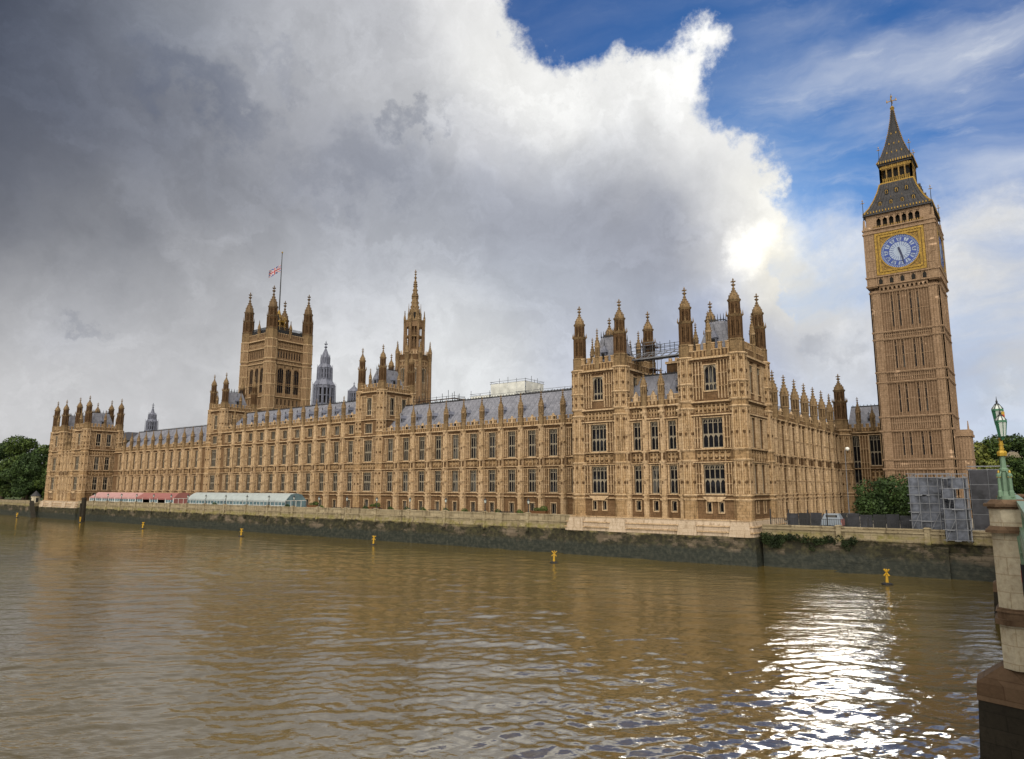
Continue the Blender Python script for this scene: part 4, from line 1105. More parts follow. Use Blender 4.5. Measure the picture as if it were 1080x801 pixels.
    # lower roof, gilded lantern, spire
    r = MB().mat('roof_iron'); r.pyr(cx - 6.55, cx + 6.55, cy - 6.55, cy + 6.55, 57.7, 58.2, .25, .25)
    prof = [(58.2, 6.3), (59.6, 5.35), (61.5, 4.45), (63.4, 3.75), (65.3, 3.25)]
    for (za, a), (zb, b) in zip(prof[:-1], prof[1:]): r.pyr(cx - a, cx + a, cy - a, cy + a, za, zb, a - b, a - b)
    for (za, a), (zb, b) in zip(prof[:-1], prof[1:]):
        for k in np.linspace(-1, 1, 15):
            r.bar((cx + k * a, cy - a - .02, za), (cx + k * b, cy - b - .02, zb), .05); r.bar((cx + a + .02, cy + k * a, za), (cx + b + .02, cy + k * b, zb), .05)
    r.mat('gold')
    for (za, a), (zb, b) in zip(prof[:-1], prof[1:]):
        for s, q in ((-1, -1), (1, -1), (1, 1), (-1, 1)):
            for k in range(5): f = (k + .5) / 5; e = a + (b - a) * f; z = za + (zb - za) * f; x, y = cx + s * e, cy + q * e; r.box(x - .13, x + .13, y - .13, y + .13, z - .1, z + .22)
    for F_ in range(4):
        for i in range(22): u = -6.3 + 12.6 * (i + .5) / 22; x, y = ((u, -6.45), (6.45, u), (u, 6.45), (-6.45, u))[F_]; r.box(cx + x - .1, cx + x + .1, cy + y - .1, cy + y + .1, 58.1, 58.5)
    r.build('lower_roof', th)
    for F_, dx, dy in ((0, 0, -1), (1, 1, 0)):
        for z, n, e in ((60.2, 4, 4.95), (63.0, 3, 3.95)):
            for i in range(n):
                u = (i - (n - 1) / 2) * (2.1 if n == 4 else 1.9)
                d = MB(FR['E'][0](cy - e) if F_ == 0 else FR['N'][0](cx + e)); c = cx if F_ == 0 else cy
                d.mat('roof_iron'); d.box(c + u - .3, c + u + .3, -.9, .25, z - .45, z + .5); d.poly([(c + u - .4, z + .5), (c + u + .4, z + .5), (c + u, z + 1.15)], -.9, .32)
                d.mat('gold'); d.poly([(c + u - .25, z - .35), (c + u + .25, z - .35), (c + u + .25, z + .3), (c + u, z + .7), (c + u - .25, z + .3)], .26, .29); d.mat('void'); d.poly([(c + u - .15, z - .3), (c + u + .15, z - .3), (c + u + .15, z + .2), (c + u, z + .45), (c + u - .15, z + .2)], .28, .32)
                d.mat('gold'); d.fru(c + u, 0, z + 1.1, .05, z + 1.6, .01, 4); d.build('dormer', th)
    L = 2.95
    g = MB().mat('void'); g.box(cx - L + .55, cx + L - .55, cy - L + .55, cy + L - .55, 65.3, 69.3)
    g.mat('gold'); g.box(cx - L - .25, cx + L + .25, cy - L - .25, cy + L + .25, 65.25, 65.6); g.mat('roof_iron'); g.box(cx - L - .3, cx + L + .3, cy - L - .3, cy + L + .3, 69.5, 69.9)
    g.mat('gilt_stone'); g.box(cx - L, cx + L, cy - L, cy + L, 68.5, 69.5)
    for k in range(6):
        u = -L + 2 * L * k / 5; w = .2 if k in (0, 5) else .13
        for x, y in ((u, -L), (u, L), (-L, u), (L, u)): g.mat('gilt_stone'); g.box(cx + x - w, cx + x + w, cy + y - w, cy + y + w, 65.5, 69.5)
    for k in range(16):
        u = -L - .1 + (2 * L + .2) * (k + .5) / 16
        for x, y in ((u, -L - .12), (u, L + .12), (-L - .12, u), (L + .12, u)): g.mat('gold'); g.box(cx + x - .07, cx + x + .07, cy + y - .07, cy + y + .07, 65.5, 66.5); g.box(cx + x - .1, cx + x + .1, cy + y - .1, cy + y + .1, 68.7, 69.2)
    g.build('lantern', th)
    s = MB().mat('roof_iron'); prof = [(69.9, 3.5), (70.5, 3.2), (72.0, 2.55), (74.5, 1.75), (77.5, 1.05), (80.5, .52), (83.1, .22)]
    for (za, a), (zb, b) in zip(prof[:-1], prof[1:]):
        s.mat('roof_iron'); s.pyr(cx - a, cx + a, cy - a, cy + a, za, zb, a - b, a - b)
        for k in np.linspace(-1, 1, 9): s.bar((cx + k * a, cy - a - .02, za), (cx + k * b, cy - b - .02, zb), .04); s.bar((cx + a + .02, cy + k * a, za), (cx + b + .02, cy + k * b, zb), .04)
        s.mat('gilt_stone'); n = max(2, int((zb - za) / .5))
        for k in range(n):
            f = (k + .5) / n; e = a + (b - a) * f; z = za + (zb - za) * f
            for q in ((-1, -1), (1, -1), (1, 1), (-1, 1)): x, y = cx + q[0] * (e + .05), cy + q[1] * (e + .05); s.box(x - .09, x + .09, y - .09, y + .09, z - .08, z + .16)
    for z, e, n in ((72.4, 2.4, 4), (74.6, 1.75, 3), (77.2, 1.1, 2)):
        for i in range(n): u = (i - (n - 1) / 2) * .95; s.mat('gold'); s.box(cx + u - .1, cx + u + .1, cy - e - .12, cy - e + .2, z - .15, z + .25); s.box(cx + e - .2, cx + e + .12, cy + u - .1, cy + u + .1, z - .15, z + .25)
    for k in range(14):
        u = -3.3 + 6.6 * (k + .5) / 14
        for x, y in ((u, -3.45), (3.45, u)): s.mat('gold'); s.box(cx + x - .1, cx + x + .1, cy + y - .1, cy + y + .1, 69.9, 70.4)
    s.build('spire', th)
    f = MB().mat('gold'); f.fru(cx, cy, 83.0, .2, 83.6, .5, 8); f.fru(cx, cy, 83.6, .5, 84.1, .2, 8); f.mat('iron'); f.fru(cx, cy, 84, .12, 87.1, .05, 6)
    f.mat('gold'); f.box(cx - .9, cx + .9, cy - .07, cy + .07, 85.3, 85.45); f.box(cx - .07, cx + .07, cy - .9, cy + .9, 85.3, 85.45)
    for x, y in ((-.9, 0), (.9, 0), (0, -.9), (0, .9)): f.fru(cx + x, cy + y, 85.2, .16, 85.9, .05, 5)
    f.fru(cx, cy, 86.3, .25, 86.7, .1, 6); f.build('finial', th)
    for q in ((-1, -1), (1, -1), (1, 1), (-1, 1)):
        for e, z0, z1, w in ((6.35, 55.2, 61.6, .20), (2.95, 69.9, 74.2, .13)):
            p = MB().mat('stone_clock' if e > 5 else 'iron'); x, y = cx + q[0] * e, cy + q[1] * e
            p.fru(x, y, z0, w * 1.6, z0 + 1.6, w, 6); p.mat('iron'); p.fru(x, y, z0 + 1.6, w * .55, z1, w * .2, 6); p.mat('gold'); zz = z1 - .9; p.box(x - .35, x + .35, y - .05, y + .05, zz, zz + .12); p.box(x - .05, x + .05, y - .35, y + .35, zz, zz + .12); p.fru(x, y, zz + .5, .14, zz + .9, .03, 5)
            p.build('pinnacle', th)
    # low stair turret against the north foot
    p = MB().mat('stone_clock'); p.box(cx + H - .3, cx + H + 2.6, cy - 2.5, cy + 3.5, -5.6, 10.2); p.box(cx + H - .3, cx + H + 2.9, cy - 2.8, cy + 3.8, 10.2, 10.7); p.box(cx + H, cx + H + 2.75, cy - 2.65, cy + 3.65, 10.7, 11.5)
    for z in (3.9, 5.8): p.box(cx + H, cx + H + 2.75, cy - 2.65, cy + 3.65, z - .15, z + .1)
    for u in np.arange(cx + H + .3, cx + H + 2.6, .5): p.box(u - .05, u + .05, cy - 2.62, cy - 2.5, -5.6, 10.1)
    p.fru(cx + H + 2.4, cy - 2.2, 11.5, .2, 13.2, .08, 6); p.build('stair_turret', th)

def dial(th, T, c, zc):
    fr = MB(T).mat('gold')
    S, R_ = 4.55, 3.62
    for a, b in ((S - .42, S), (S - 1.0, S - .62)):
        fr.box(c - b, c + b, .05, .26, zc + a, zc + b); fr.box(c - b, c + b, .05, .26, zc - b, zc - a)
        fr.box(c - b, c - a, .05, .25, zc - a, zc + a); fr.box(c + a, c + b, .05, .25, zc - a, zc + a)
    fr.mat('gilt_stone'); fr.box(c - S, c + S, -.02, .06, zc - S, zc + S)
    fr.mat('gold')
    for sx in (-1, 1):                                  # spandrels
        for sz in (-1, 1):
            for k in range(4): d = 2.65 + k * .28; fr.box(c + sx * d - .1, c + sx * d + .1, .05, .16, zc + sz * (d + .35) - .1, zc + sz * (d + .35) + .1); fr.box(c + sx * (d + .35) - .1, c + sx * (d + .35) + .1, .05, .16, zc + sz * d - .1, zc + sz * d + .1)
    for i in range(18): u = c - S + .25 + (2 * S - .5) * i / 17; fr.box(u - .12, u + .12, .06, .2, zc + S - .58, zc + S - .46); fr.box(u - .12, u + .12, .06, .2, zc - S + .46, zc - S + .58)
    df = fr.build('dial_frame', th)
    d = MB(T)
    def ring(r0, r1, y, mat, n=64, a0=0, a1=2 * pi):
        d.mat(mat); vs = []
        for i in range(n + 1): a = a0 + (a1 - a0) * i / n; vs += [(c + r0 * sin(a), y, zc + r0 * cos(a)), (c + r1 * sin(a), y, zc + r1 * cos(a))]
        d.add(vs, [(2 * i, 2 * i + 1, 2 * i + 3, 2 * i + 2) for i in range(n)])
    def ln(r0, r1, ang, w, y, mat, off=0):
        d.mat(mat); sa, ca = sin(ang), cos(ang)
        vs = [(c + r * sa + o * ca, y, zc + r * ca - o * sa) for r, o in ((r0, off - w), (r0, off + w), (r1, off + w), (r1, off - w))]
        d.add(vs, [(0, 1, 2, 3)])
    ring(.02, R_, .10, 'opal'); ring(R_ - .10, R_ + .14, .28, 'gold'); ring(R_ - .42, R_ - .12, .135, 'dial_blue'); ring(2.02, 2.22, .135, 'dial_blue'); ring(2.95, 3.1, .135, 'dial_blue')
    for i in range(60): ln(R_ - .36, R_ - .16, i * pi / 30, .07, .14, 'opal')
    num = ['XII', 'I', 'II', 'III', 'IV', 'V', 'VI', 'VII', 'VIII', 'IX', 'X', 'XI']
    for i, s in enumerate(num):
        ang = i * pi / 6
        ln(2.1, 3.0, ang + pi / 12, .27, .138, 'dial_blue'); ln(1.2, 2.1, ang, .035, .13, 'dial_blue'); ln(1.2, 2.1, ang + pi / 12, .03, .13, 'dial_blue')
        wid = {'I': .13, 'V': .26, 'X': .28}; tot = sum(wid[k] for k in s); o = -tot / 2
        for ch in s:
            m_ = o + wid[ch] / 2; o += wid[ch]
            if ch == 'I': ln(2.32, 2.92, ang, .038, .145, 'dial_blue', m_)
            else:
                sa, ca = sin(ang), cos(ang)
                seg = [((2.92, -.1), (2.32, 0)), ((2.92, .1), (2.32, 0))] if ch == 'V' else [((2.92, -.1), (2.32, .1)), ((2.92, .1), (2.32, -.1))]
                d.mat('dial_blue')
                for (ra, oa), (rb, ob) in seg:
                    vs = [(c + r * sa + (m_ + q) * ca, .146, zc + r * ca - (m_ + q) * sa) for r, q in ((ra, oa - .036), (ra, oa + .036), (rb, ob + .036), (rb, ob - .036))]
                    d.add(vs, [(0, 1, 2, 3)])
    d.build('dial_face', th)
    for nm, L, w, ang, y in (('hour_hand', 2.1, .20, (5 + 28 / 60) * pi / 6, .19), ('minute_hand', 3.25, .13, 28 * pi / 30, .22)):
        h = MB(T).mat('hand_blue'); sa, ca = sin(ang), cos(ang)
        P = lambda r, o: (c + r * sa + o * ca, zc + r * ca - o * sa)
        h.poly([P(-.9, -w * .9), P(-.9, w * .9), P(0, w), P(L * .75, w * .75), P(L, 0), P(L * .75, -w * .75), P(0, -w)], y, y + .02); h.fru(0, 0, 0, .001, .001, .001, 3) if False else None
        h.build(nm, th)
clock_tower()

# ------------------------------------------------------------------ flag tower (far left)
def flag_tower():
    cx, cy, S = -360.67, 239.5, 12.1
    th = thing('flag_tower', 'massive square stone tower with four corner turrets and a flagpole', 'tower', (cx, cy, -5.6))
    W = 12.6
    c = MB().mat('stone_brown'); c.box(cx - W + .7, cx + W - .7, cy - W + .7, cy + W - .7, -5.6, 84.6); c.build('body', th)
    for F_, pl, m0 in (('E', cy - W, cx), ('N', cx + W, cy), ('W', cy + W, cx), ('S', cx - W, cy)):
        T = FR[F_][0](pl); m = MB(T).mat('stone_brown')
        us = [m0 - 5.2, m0, m0 + 5.2]; hol = [(u - 2.0, u + 2.0, 53.6, 68.2) for u in us]; sm = []
        for k in range(9): u = m0 - 7.2 + 1.8 * k; sm.append((u - .5, u + .5, 74.0, 78.2))
        for k in range(6): u = m0 - 6.6 + 2.64 * k; sm.append((u - .6, u + .6, 46.8, 50.2))
        vis = F_ in 'EN'
        wall_holes(m, m0 - W, m0 + W, -5.6, 84.6, (hol + sm) if vis else [], .7)
        for z, d, h in ((44.5, .5, .8), (51.6, .4, .6), (58.3, .12, .2), (70.8, .4, .6), (73.0, .4, .5), (79.5, .45, .7), (84.4, .7, .9)): string(m, m0 - W, m0 + W, z, d, h)
        for a, b in ((m0 - 9.2, m0 - 7.5), (m0 - 3.4, m0 - 2.0), (m0 + 2.0, m0 + 3.4), (m0 + 7.5, m0 + 9.2)): niche_panels(m, a, b, 52.2, 69.8, 4, .85)
        niche_panels(m, m0 - 9, m0 + 9, 79.8, 83.4, 2, 1.1); niche_panels(m, m0 - 9, m0 + 9, 45, 46.5, 1, 1.2); niche_panels(m, m0 - 9, m0 + 9, 68.2, 70.2, 1, .9)
        niche_panels(m, m0 - 9, m0 + 9, 71.1, 72.6, 1, 1.0)
        m.build('wall', th)
        if vis:
            for u in us: put_window(th, F_, pl, u, 53.6, 4.0, 14.6, 3, (.4,), True, fm='stone_brown')
            for (a, b, z0, z1) in sm: put_window(th, F_, pl, (a + b) / 2, z0, b - a, z1 - z0, 2 if b - a > 1.1 else 1, (), False, fm='stone_brown')
        p = MB(T); p.mat('stone_brown'); p.box(m0 - 9.5, m0 + 9.5, -.6, .3, 84.6, 86.4)
        n = 13
        for i in range(n): u = m0 - 9.2 + 18.4 * i / (n - 1); p.mat('stone_brown'); p.box(u - .45, u + .45, -.5, .25, 86.4, 88.2); p.mat('stone_trim'); p.box(u - .55, u + .55, -.6, .35, 88.2, 88.5)
        p.mat('iron'); p.box(m0 - 9.5, m0 + 9.5, -1.6, -1.4, 86, 90.9)
        for i in range(24): u = m0 - 9.3 + 18.6 * i / 23; p.box(u - .16, u + .16, -1.62, -1.38, 90.9, 92.4)
        p.build('parapet', th)
        k = MB(T); pinnacle(k, m0, 0, 86, .8, 11); k.build('pinnacle', th) if vis else None
    for s in (-1, 1):
        for q in (-1, 1):
            x, y = cx + s * S, cy + q * S
            m = MB().mat('stone_brown'); m.fru(x, y, -5.6, 3.5, 84.6, 3.3, 8); m.mat('stone_trim')
            for z in (44.5, 51.6, 58.3, 64, 70.8, 73, 79.5, 84.4): m.fru(x, y, z - .7, 3.45, z - .2, 3.75, 8); m.fru(x, y, z - .2, 3.75, z + .1, 3.7, 8)
            for a, b in ((44.8, 51), (51.8, 57.8), (58.4, 63.4), (64.2, 70), (73.2, 79), (79.8, 83.8)): ribs8(m, x, y, a, b, 3.4, 8, .12)
            o = m.build('turret', th)
            l = MB().mat('stone_weathered_backlit'); l.fru(x, y, 84.6, 3.25, 90.2, 3.15, 8); ribs8(l, x, y, 85, 90, 3.2, 8, .12); l.mat('stone_sooty'); l.fru(x, y, 90.2, 3.4, 90.7, 3.5, 8)
            l.mat('stone_carved'); open_stage(l, x, y, 90.7, 97.0, 2.9); l.mat('stone_sooty'); l.fru(x, y, 97, 3.0, 97.8, 3.4, 8)
            for i in range(8): a = pi / 8 + i * pi / 4; l.fru(x + 3.1 * cos(a), y + 3.1 * sin(a), 97.8, .22, 100.4, .03, 4)
            l.mat('stone_carved'); open_stage(l, x, y, 97.8, 102.2, 2.35); l.mat('stone_sooty'); l.fru(x, y, 102.2, 2.5, 102.9, 2.9, 8)
            l.mat('stone_sooty'); ogee(l, x, y, 102.9, 2.45, 8.4, 8, True, 4.8); l.build('lantern', o)
    # roof with gilded iron lantern under the pole
    r = MB().mat('roof_iron'); r.pyr(cx - 10.5, cx + 10.5, cy - 10.5, cy + 10.5, 84.6, 90.5, 5, 5); r.build('roof', th)
    g = MB()
    for a in range(8):
        q = a * pi / 4 + pi / 8; x, y = cx + 4.2 * cos(q), cy + 4.2 * sin(q); g.mat('gilt_stone'); g.fru(x, y, 90, .45, 100, .3, 6); g.fru(x, y, 100, .6, 101.4, .05, 6)
        g.bar((x, y, 99), (cx, cy, 104), .3, 4); g.bar((x, y, 95), (cx + 4.2 * cos(q + pi / 4), cy + 4.2 * sin(q + pi / 4), 95), .25, 4)
    g.mat('gold'); g.fru(cx, cy, 97.5, 4.4, 98.4, 4.4, 8); g.fru(cx, cy, 103, 1.2, 105.5, .5, 8); g.build('crown', th)
    p = MB().mat('iron'); p.fru(cx, cy, 88, .55, 108, .42, 8); p.fru(cx, cy, 108, .40, 141, .20, 8); p.mat('gold'); p.fru(cx, cy, 141, .2, 141.5, .6, 8); p.fru(cx, cy, 141.5, .6, 142.3, .1, 8); p.build('flagpole', th)
    # the flag itself
    nx, nz, Lx, Lz = 48, 24, 8.6, 4.3
    me = bpy.data.meshes.new('flag'); vs = []; fs = []; mi = []
    for j in range(nz + 1):
        for i in range(nx + 1):
            u, v = i / nx, j / nz
            vs.append((-u * Lx * .76, .5 * sin(u * 9 + v * 1.5) * u, 133.6 - (1 - v) * Lz - u ** 1.2 * 4.6 + .3 * sin(u * 8 + v) * u))
    for j in range(nz):
        for i in range(nx):
            u, v = (i + .5) / nx * 2 - 1, (j + .5) / nz * 2 - 1
            fs.append((j * (nx + 1) + i, j * (nx + 1) + i + 1, (j + 1) * (nx + 1) + i + 1, (j + 1) * (nx + 1) + i))
            dd = min(abs(u - v), abs(u + v)) 
            k = 1
            if dd < .28: k = 2
            if dd < .10: k = 0
            if abs(u) < .17 or abs(v) < .34: k = 2
            if abs(u) < .10 or abs(v) < .20: k = 0
            mi.append(k)
    me.from_pydata(vs, [], fs)
    for n in ('flag_red', 'flag_blue', 'flag_white'): me.materials.append(MAT[n])
    me.polygons.foreach_set('material_index', mi)
    fo = obj('flag', me, None, (cx - .3, cy - .4, 0), radians(56)); so = fo.modifiers.new('thick', 'SOLIDIFY'); so.thickness = .04
    tag(fo, 'union flag in red, white and blue flying from the square tower', 'flag')
flag_tower()

# ------------------------------------------------------------------ central spire tower
def spire_tower():
    cx, cy = -160.7, 157.0; k = .76
    th = thing('spire_tower', 'slender stone spire with an open octagonal lantern and many pinnacles', 'tower', (cx, cy, -5.6))
    m = MB().mat('stone_brown'); m.fru(cx, cy, -5.6, 4.9, 40.2, 4.65, 8); m.mat('stone_trim')
    for z in (24, 30.5, 38.6, 40.2): m.fru(cx, cy, z - .5, 4.8, z, 5.1, 8)
    ribs8(m, cx, cy, 24, 40, 4.7, 8, .14); m.mat('stone_carved')
    m.fru(cx, cy, 40.2, 4.95, 42.0, 4.8, 8); m.mat('stone_trim')
    for i in range(32): a = 2 * pi * i / 32; x, y = cx + 4.7 * cos(a), cy + 4.7 * sin(a); m.fru(x, y, 42, .22, 43.3, .1, 4)
    m.build('drum', th)
    for i in range(8):                                  # tall two-light windows of the drum
        a = 2 * pi * i / 8; q = 4.7 * cos(pi / 8) + .01
        fm, gm = win_mesh(1.9, 12.5, 2, (.35, .65), True)
        o = obj('window', fm, th, Vector((cx + (q + .38) * cos(a), cy + (q + .38) * sin(a), 25.0)) - Vector(worldloc(th)), a + pi / 2); obj('glass', gm, o)
    for i in range(8):
        a = pi / 8 + 2 * pi * i / 8; x, y = cx + 5.6 * cos(a), cy + 5.6 * sin(a)
        b = MB().mat('stone_brown'); b.fru(x, y, -5.6, .75, 38, .62, 8); b.bar((x, y, 37), (cx + 4.4 * cos(a), cy + 4.4 * sin(a), 41), .3, 4); pinnacle(b, x, y, 37.6, .62, 9.0); b.build('buttress', th)
    l = MB().mat('stone_brown'); l.lathe(cx, cy, [(41, 4.3), (42.6, 3.6), (44, 3.1)], 8); l.mat('stone_carved'); l.fru(cx, cy, 44, 3.15, 44.6, 3.2, 8)
    for i in range(8):
        a = pi / 8 + 2 * pi * i / 8; x, y = cx + 2.85 * cos(a), cy + 2.85 * sin(a); l.mat('stone_brown'); l.fru(x, y, 44, .42, 53, .36, 6)
        b = 2 * pi * i / 8; x, y = cx + 2.6 * cos(b), cy + 2.6 * sin(b); l.fru(x, y, 44, .14, 52, .14, 4)
    l.mat('stone_weathered_backlit'); l.fru(cx, cy, 48.1, 3.0, 48.5, 3.0, 8); l.mat('stone_brown'); l.fru(cx, cy, 44.2, 1.1, 52, 1.1, 8); l.fru(cx, cy, 51.4, 3.0, 53.2, 3.05, 8); l.mat('stone_weathered_backlit'); l.fru(cx, cy, 53.2, 3.2, 53.7, 3.2, 8); l.build('lantern', th)
    for i in range(8):
        a = pi / 8 + 2 * pi * i / 8; x, y = cx + 3.4 * cos(a), cy + 3.4 * sin(a)
        b = MB().mat('stone_brown'); b.fru(x, y, 43, .34, 50.5, .3, 6); pinnacle(b, x, y, 50.3, .34, 6.5); b.build('pinnacle', th)
    s = MB().mat('stone_weathered_backlit'); prof = [(53.6, 2.4), (55, 2.1), (57.2, 1.75), (57.6, 1.4), (62, .9), (66, .45), (69, .16)]
    s.lathe(cx, cy, prof, 8); crockets(s, cx, cy, prof, 8, None, .28); s.mat('void')
    for i in range(8): a = 2 * pi * i / 8; s.box(cx + 1.9 * cos(a) - .25, cx + 1.9 * cos(a) + .25, cy + 1.9 * sin(a) - .25, cy + 1.9 * sin(a) + .25, 54, 56.2)
    s.mat('stone_weathered_backlit'); s.fru(cx, cy, 61.8, 1.25, 62.2, 1.25, 8); s.fru(cx, cy, 65.9, .72, 66.2, .72, 8); finial(s, cx, cy, 68.8, 2.4, .5)
    for i in range(8): a = pi / 8 + 2 * pi * i / 8; s.fru(cx + 2.1 * cos(a), cy + 2.1 * sin(a), 54, .3, 59.3, .03, 6)
    s.build('spire', th)
spire_tower()

def vent_tower(label, cx, cy, k, tiers, name='ventilation_tower', ribs=True):
    """lead covered octagonal lantern; tiers = (z0, r0, z1, r1, open)"""
    th = thing(name, label, 'tower', (cx, cy, 8))
    m = MB()
    for z0, r0, z1, r1, op in tiers:
        if op:
            m.mat('void'); m.fru(cx, cy, z0, r0 * .62, z1, r0 * .62, 8); m.mat('lead')
            for i in range(16): a = 2 * pi * i / 16; w = .2 * k if i % 2 else .32 * k; m.box(cx + r0 * .93 * cos(a) - w, cx + r0 * .93 * cos(a) + w, cy + r0 * .93 * sin(a) - w, cy + r0 * .93 * sin(a) + w, z0, z1)
            m.fru(cx, cy, z1 - (z1 - z0) * .14, r0, z1, r1, 8); m.fru(cx, cy, z0, r0, z0 + (z1 - z0) * .1, r0, 8); zm = (z0 + z1) / 2; m.fru(cx, cy, zm - .12 * k, r0 * .98, zm + .12 * k, r0 * .98, 8)
        else:
            m.mat('lead'); m.fru(cx, cy, z0, r0, z1, r1, 8)
            for i in range(8): a = pi / 8 + 2 * pi * i / 8; m.bar((cx + r0 * cos(a), cy + r0 * sin(a), z0), (cx + r1 * cos(a), cy + r1 * sin(a), z1), .16 * k, 4)
    m.build('lantern', th)
    z0, r0, z1, r1, op = tiers[-1]
    f = MB().mat('lead'); finial(f, cx, cy, z1 - .2, 3.6 * k, .8 * k); f.build('finial', th)
    for z0, r0, z1, r1, op in tiers:
        if op:
            for i in range(8): a = pi / 8 + 2 * pi * i / 8; p = MB().mat('lead'); x, y = cx + r0 * 1.12 * cos(a), cy + r0 * 1.12 * sin(a); p.fru(x, y, z0 - 1 * k, .2 * k, z1 + 1.2 * k, .06 * k, 5); p.build('pinnacle', th)
    return th
vent_tower('blue grey octagonal lantern turret between the flag tower and the first river tower', -223.2, 170, 1.0, [(14, 4.2, 31.5, 4.2, 0), (31.5, 4.1, 39.4, 4.15, 1), (39.4, 4.4, 41.8, 2.8, 0), (41.8, 2.7, 46.4, 2.6, 1), (46.4, 2.9, 48.2, 1.7, 0), (48.2, 1.6, 50.6, 1.4, 1), (50.6, 1.6, 54.0, .25, 0)])
vent_tower('small dark blue stepped turret above the roof of the far range', -340.3, 160, .8, [(8, 2.9, 27, 2.7, 0), (27, 2.5, 31.4, 2.3, 1), (31.4, 2.4, 32.4, 1.7, 0), (32.4, 1.6, 34.6, 1.4, 1), (34.6, 1.5, 35.4, .9, 0), (35.4, .8, 37.6, .2, 0)])
vent_tower('little columned lead cupola half hidden behind the farther side of a river tower', -157.0, 130, .45, [(19, 1.7, 23.7, 1.7, 0), (23.7, 1.6, 27.2, 1.6, 1), (27.2, 1.8, 28.7, .3, 0)])

# ------------------------------------------------------------------ marquees on the terrace
def marquee(name, label, x0, x1, mats, n, split=None):
    th = thing(name, label, 'marquee', ((x0 + x1) / 2, 107, Z0))
    y0, y1, ze, zr = 104.6, 110.6, -3.15, -1.35
    s = (x1 - x0) / n
    for i in range(n):
        a, b = x0 + s * i, x0 + s * (i + 1)
        m = MB().mat(mats[0] if split is None or b < split else mats[1]); k = 7; pts = []
        for j in range(k + 1):
            f = j / k
            if split is None: pts.append((y0 + (y1 - y0) * f, ze + (zr - ze) * sin(pi * f) ** .75 if 0 < f < 1 else ze))
            else: pts.append((y0 + (y1 - y0) * f, ze + (zr - ze) * (1 - abs(2 * f - 1)) - .10 * sin(2 * pi * f) ** 2))
        vs = [(a + .03, y, z) for y, z in pts] + [(b - .03, y, z) for y, z in pts] + [(a + .03, y, z - .1) for y, z in pts] + [(b - .03, y, z - .1) for y, z in pts]
        K = k + 1
        m.add(vs, [(j, j + 1, K + j + 1, K + j) for j in range(k)] + [(2 * K + j, 3 * K + j, 3 * K + j + 1, 2 * K + j + 1) for j in range(k)] + [(0, K, 3 * K, 2 * K), (k, 2 * K + k, 3 * K + k, K + k)]
              + [(j, 2 * K + j, 2 * K + j + 1, j + 1) for j in range(k)] + [(K + j, K + j + 1, 3 * K + j + 1, 3 * K + j) for j in range(k)])
        m.box(a + .03, b - .03, y0 - .06, y0, ze - .42, ze)
        m.build('canopy', th)
        if split is None or b < split - 3 or i % 2:
            g = MB().mat('awning_glass'); g.box(a + .12, b - .12, y0 + .02, y0 + .08, Z0 + .2, ze - .1); g.mat('white_paint')
            for u in np.linspace(a + .12, b - .12, 4): g.box(u - .04, u + .04, y0 - .03, y0 + .02, Z0 + .1, ze - .1)
            g.box(a + .12, b - .12, y0 - .03, y0 + .02, Z0 + 1.05, Z0 + 1.15); g.build('side_panel', th)
    for i in range(n + 1):
        x = x0 + s * i; p = MB().mat('steel' if split is None else 'white_paint')
        for y in (y0, y1): p.box(x - .06, x + .06, y - .08, y + .08, Z0, ze)
        p.build('post', th)
    e = MB().mat(mats[0] if split is None else mats[-1])
    if split is None: e.mat('awning_glass')
    e.add([(x1 - .02, y0, Z0), (x1 - .02, y1, Z0), (x1 - .02, y1, ze), (x1 - .02, (y0 + y1) / 2 + 1.6, zr - .3), (x1 - .02, (y0 + y1) / 2, zr - .06), (x1 - .02, (y0 + y1) / 2 - 1.6, zr - .3), (x1 - .02, y0, ze)], [(0, 1, 2, 3, 4, 5, 6)])
    e.mat('white_paint')
    for y in np.linspace(y0, y1, 5): e.box(x1 - .02, x1 + .03, y - .05, y + .05, Z0, ze)
    e.box(x1 - .02, x1 + .03, y0, y1, ze - .08, ze + .02); e.build('end_wall', th)
    t = MB().mat('void'); t.box(x0 + .5, x1 - .5, y1 - 1.2, y1 - 1.0, Z0, ze - .3); t.build('back_wall', th)
marquee('marquee', 'long pink and red canvas marquee on the terrace far left', -262.5, -205.5, ('canvas_pink', 'canvas_red'), 12, -226)
marquee('marquee', 'long white barrel roofed marquee with glazed sides on the terrace', -197.5, -150.5, ('canvas_white',), 10)

# ------------------------------------------------------------------ terrace lamps, planters
def lamp_proto():
    th = thing('terrace_lamp', '', 'street lamp', (0, 0, -4.3), 'lamps along the terrace wall')
    p = MB().mat('iron'); p.fru(0, 0, -4.45, .22, -4.1, .16, 8); p.fru(0, 0, -4.1, .09, -2.8, .06, 8); p.box(-.3, .3, -.03, .03, -3.0, -2.94); p.build('post', th)
    l = MB().mat('lamp_glass'); l.fru(0, 0, -2.8, .15, -2.3, .27, 6); l.mat('iron'); l.fru(0, 0, -2.3, .32, -2.2, .3, 6); l.fru(0, 0, -2.2, .27, -1.95, .05, 6); l.fru(0, 0, -1.95, .05, -1.7, .01, 6)
    for i in range(6): a = pi / 6 + i * pi / 3; l.bar((.15 * cos(a), .15 * sin(a), -2.8), (.27 * cos(a), .27 * sin(a), -2.3), .025, 4)
    l.build('lantern', th)
    return th
LP = lamp_proto()
def lamp_label(i, x):
    w = ['first', 'second', 'third', 'fourth', 'fifth', 'sixth', 'seventh']
    if x > -80: return 'small black terrace lamp closest to the near pavilion'
    if x > -135: return 'small black terrace lamp before the near range, %s from the near pavilion' % w[i]
    if x > -197: return 'small black terrace lamp before the white marquee, %s from its near end' % w[i - 6]
    return 'small black terrace lamp beyond the white marquee, %s from its far end' % w[i - 13]
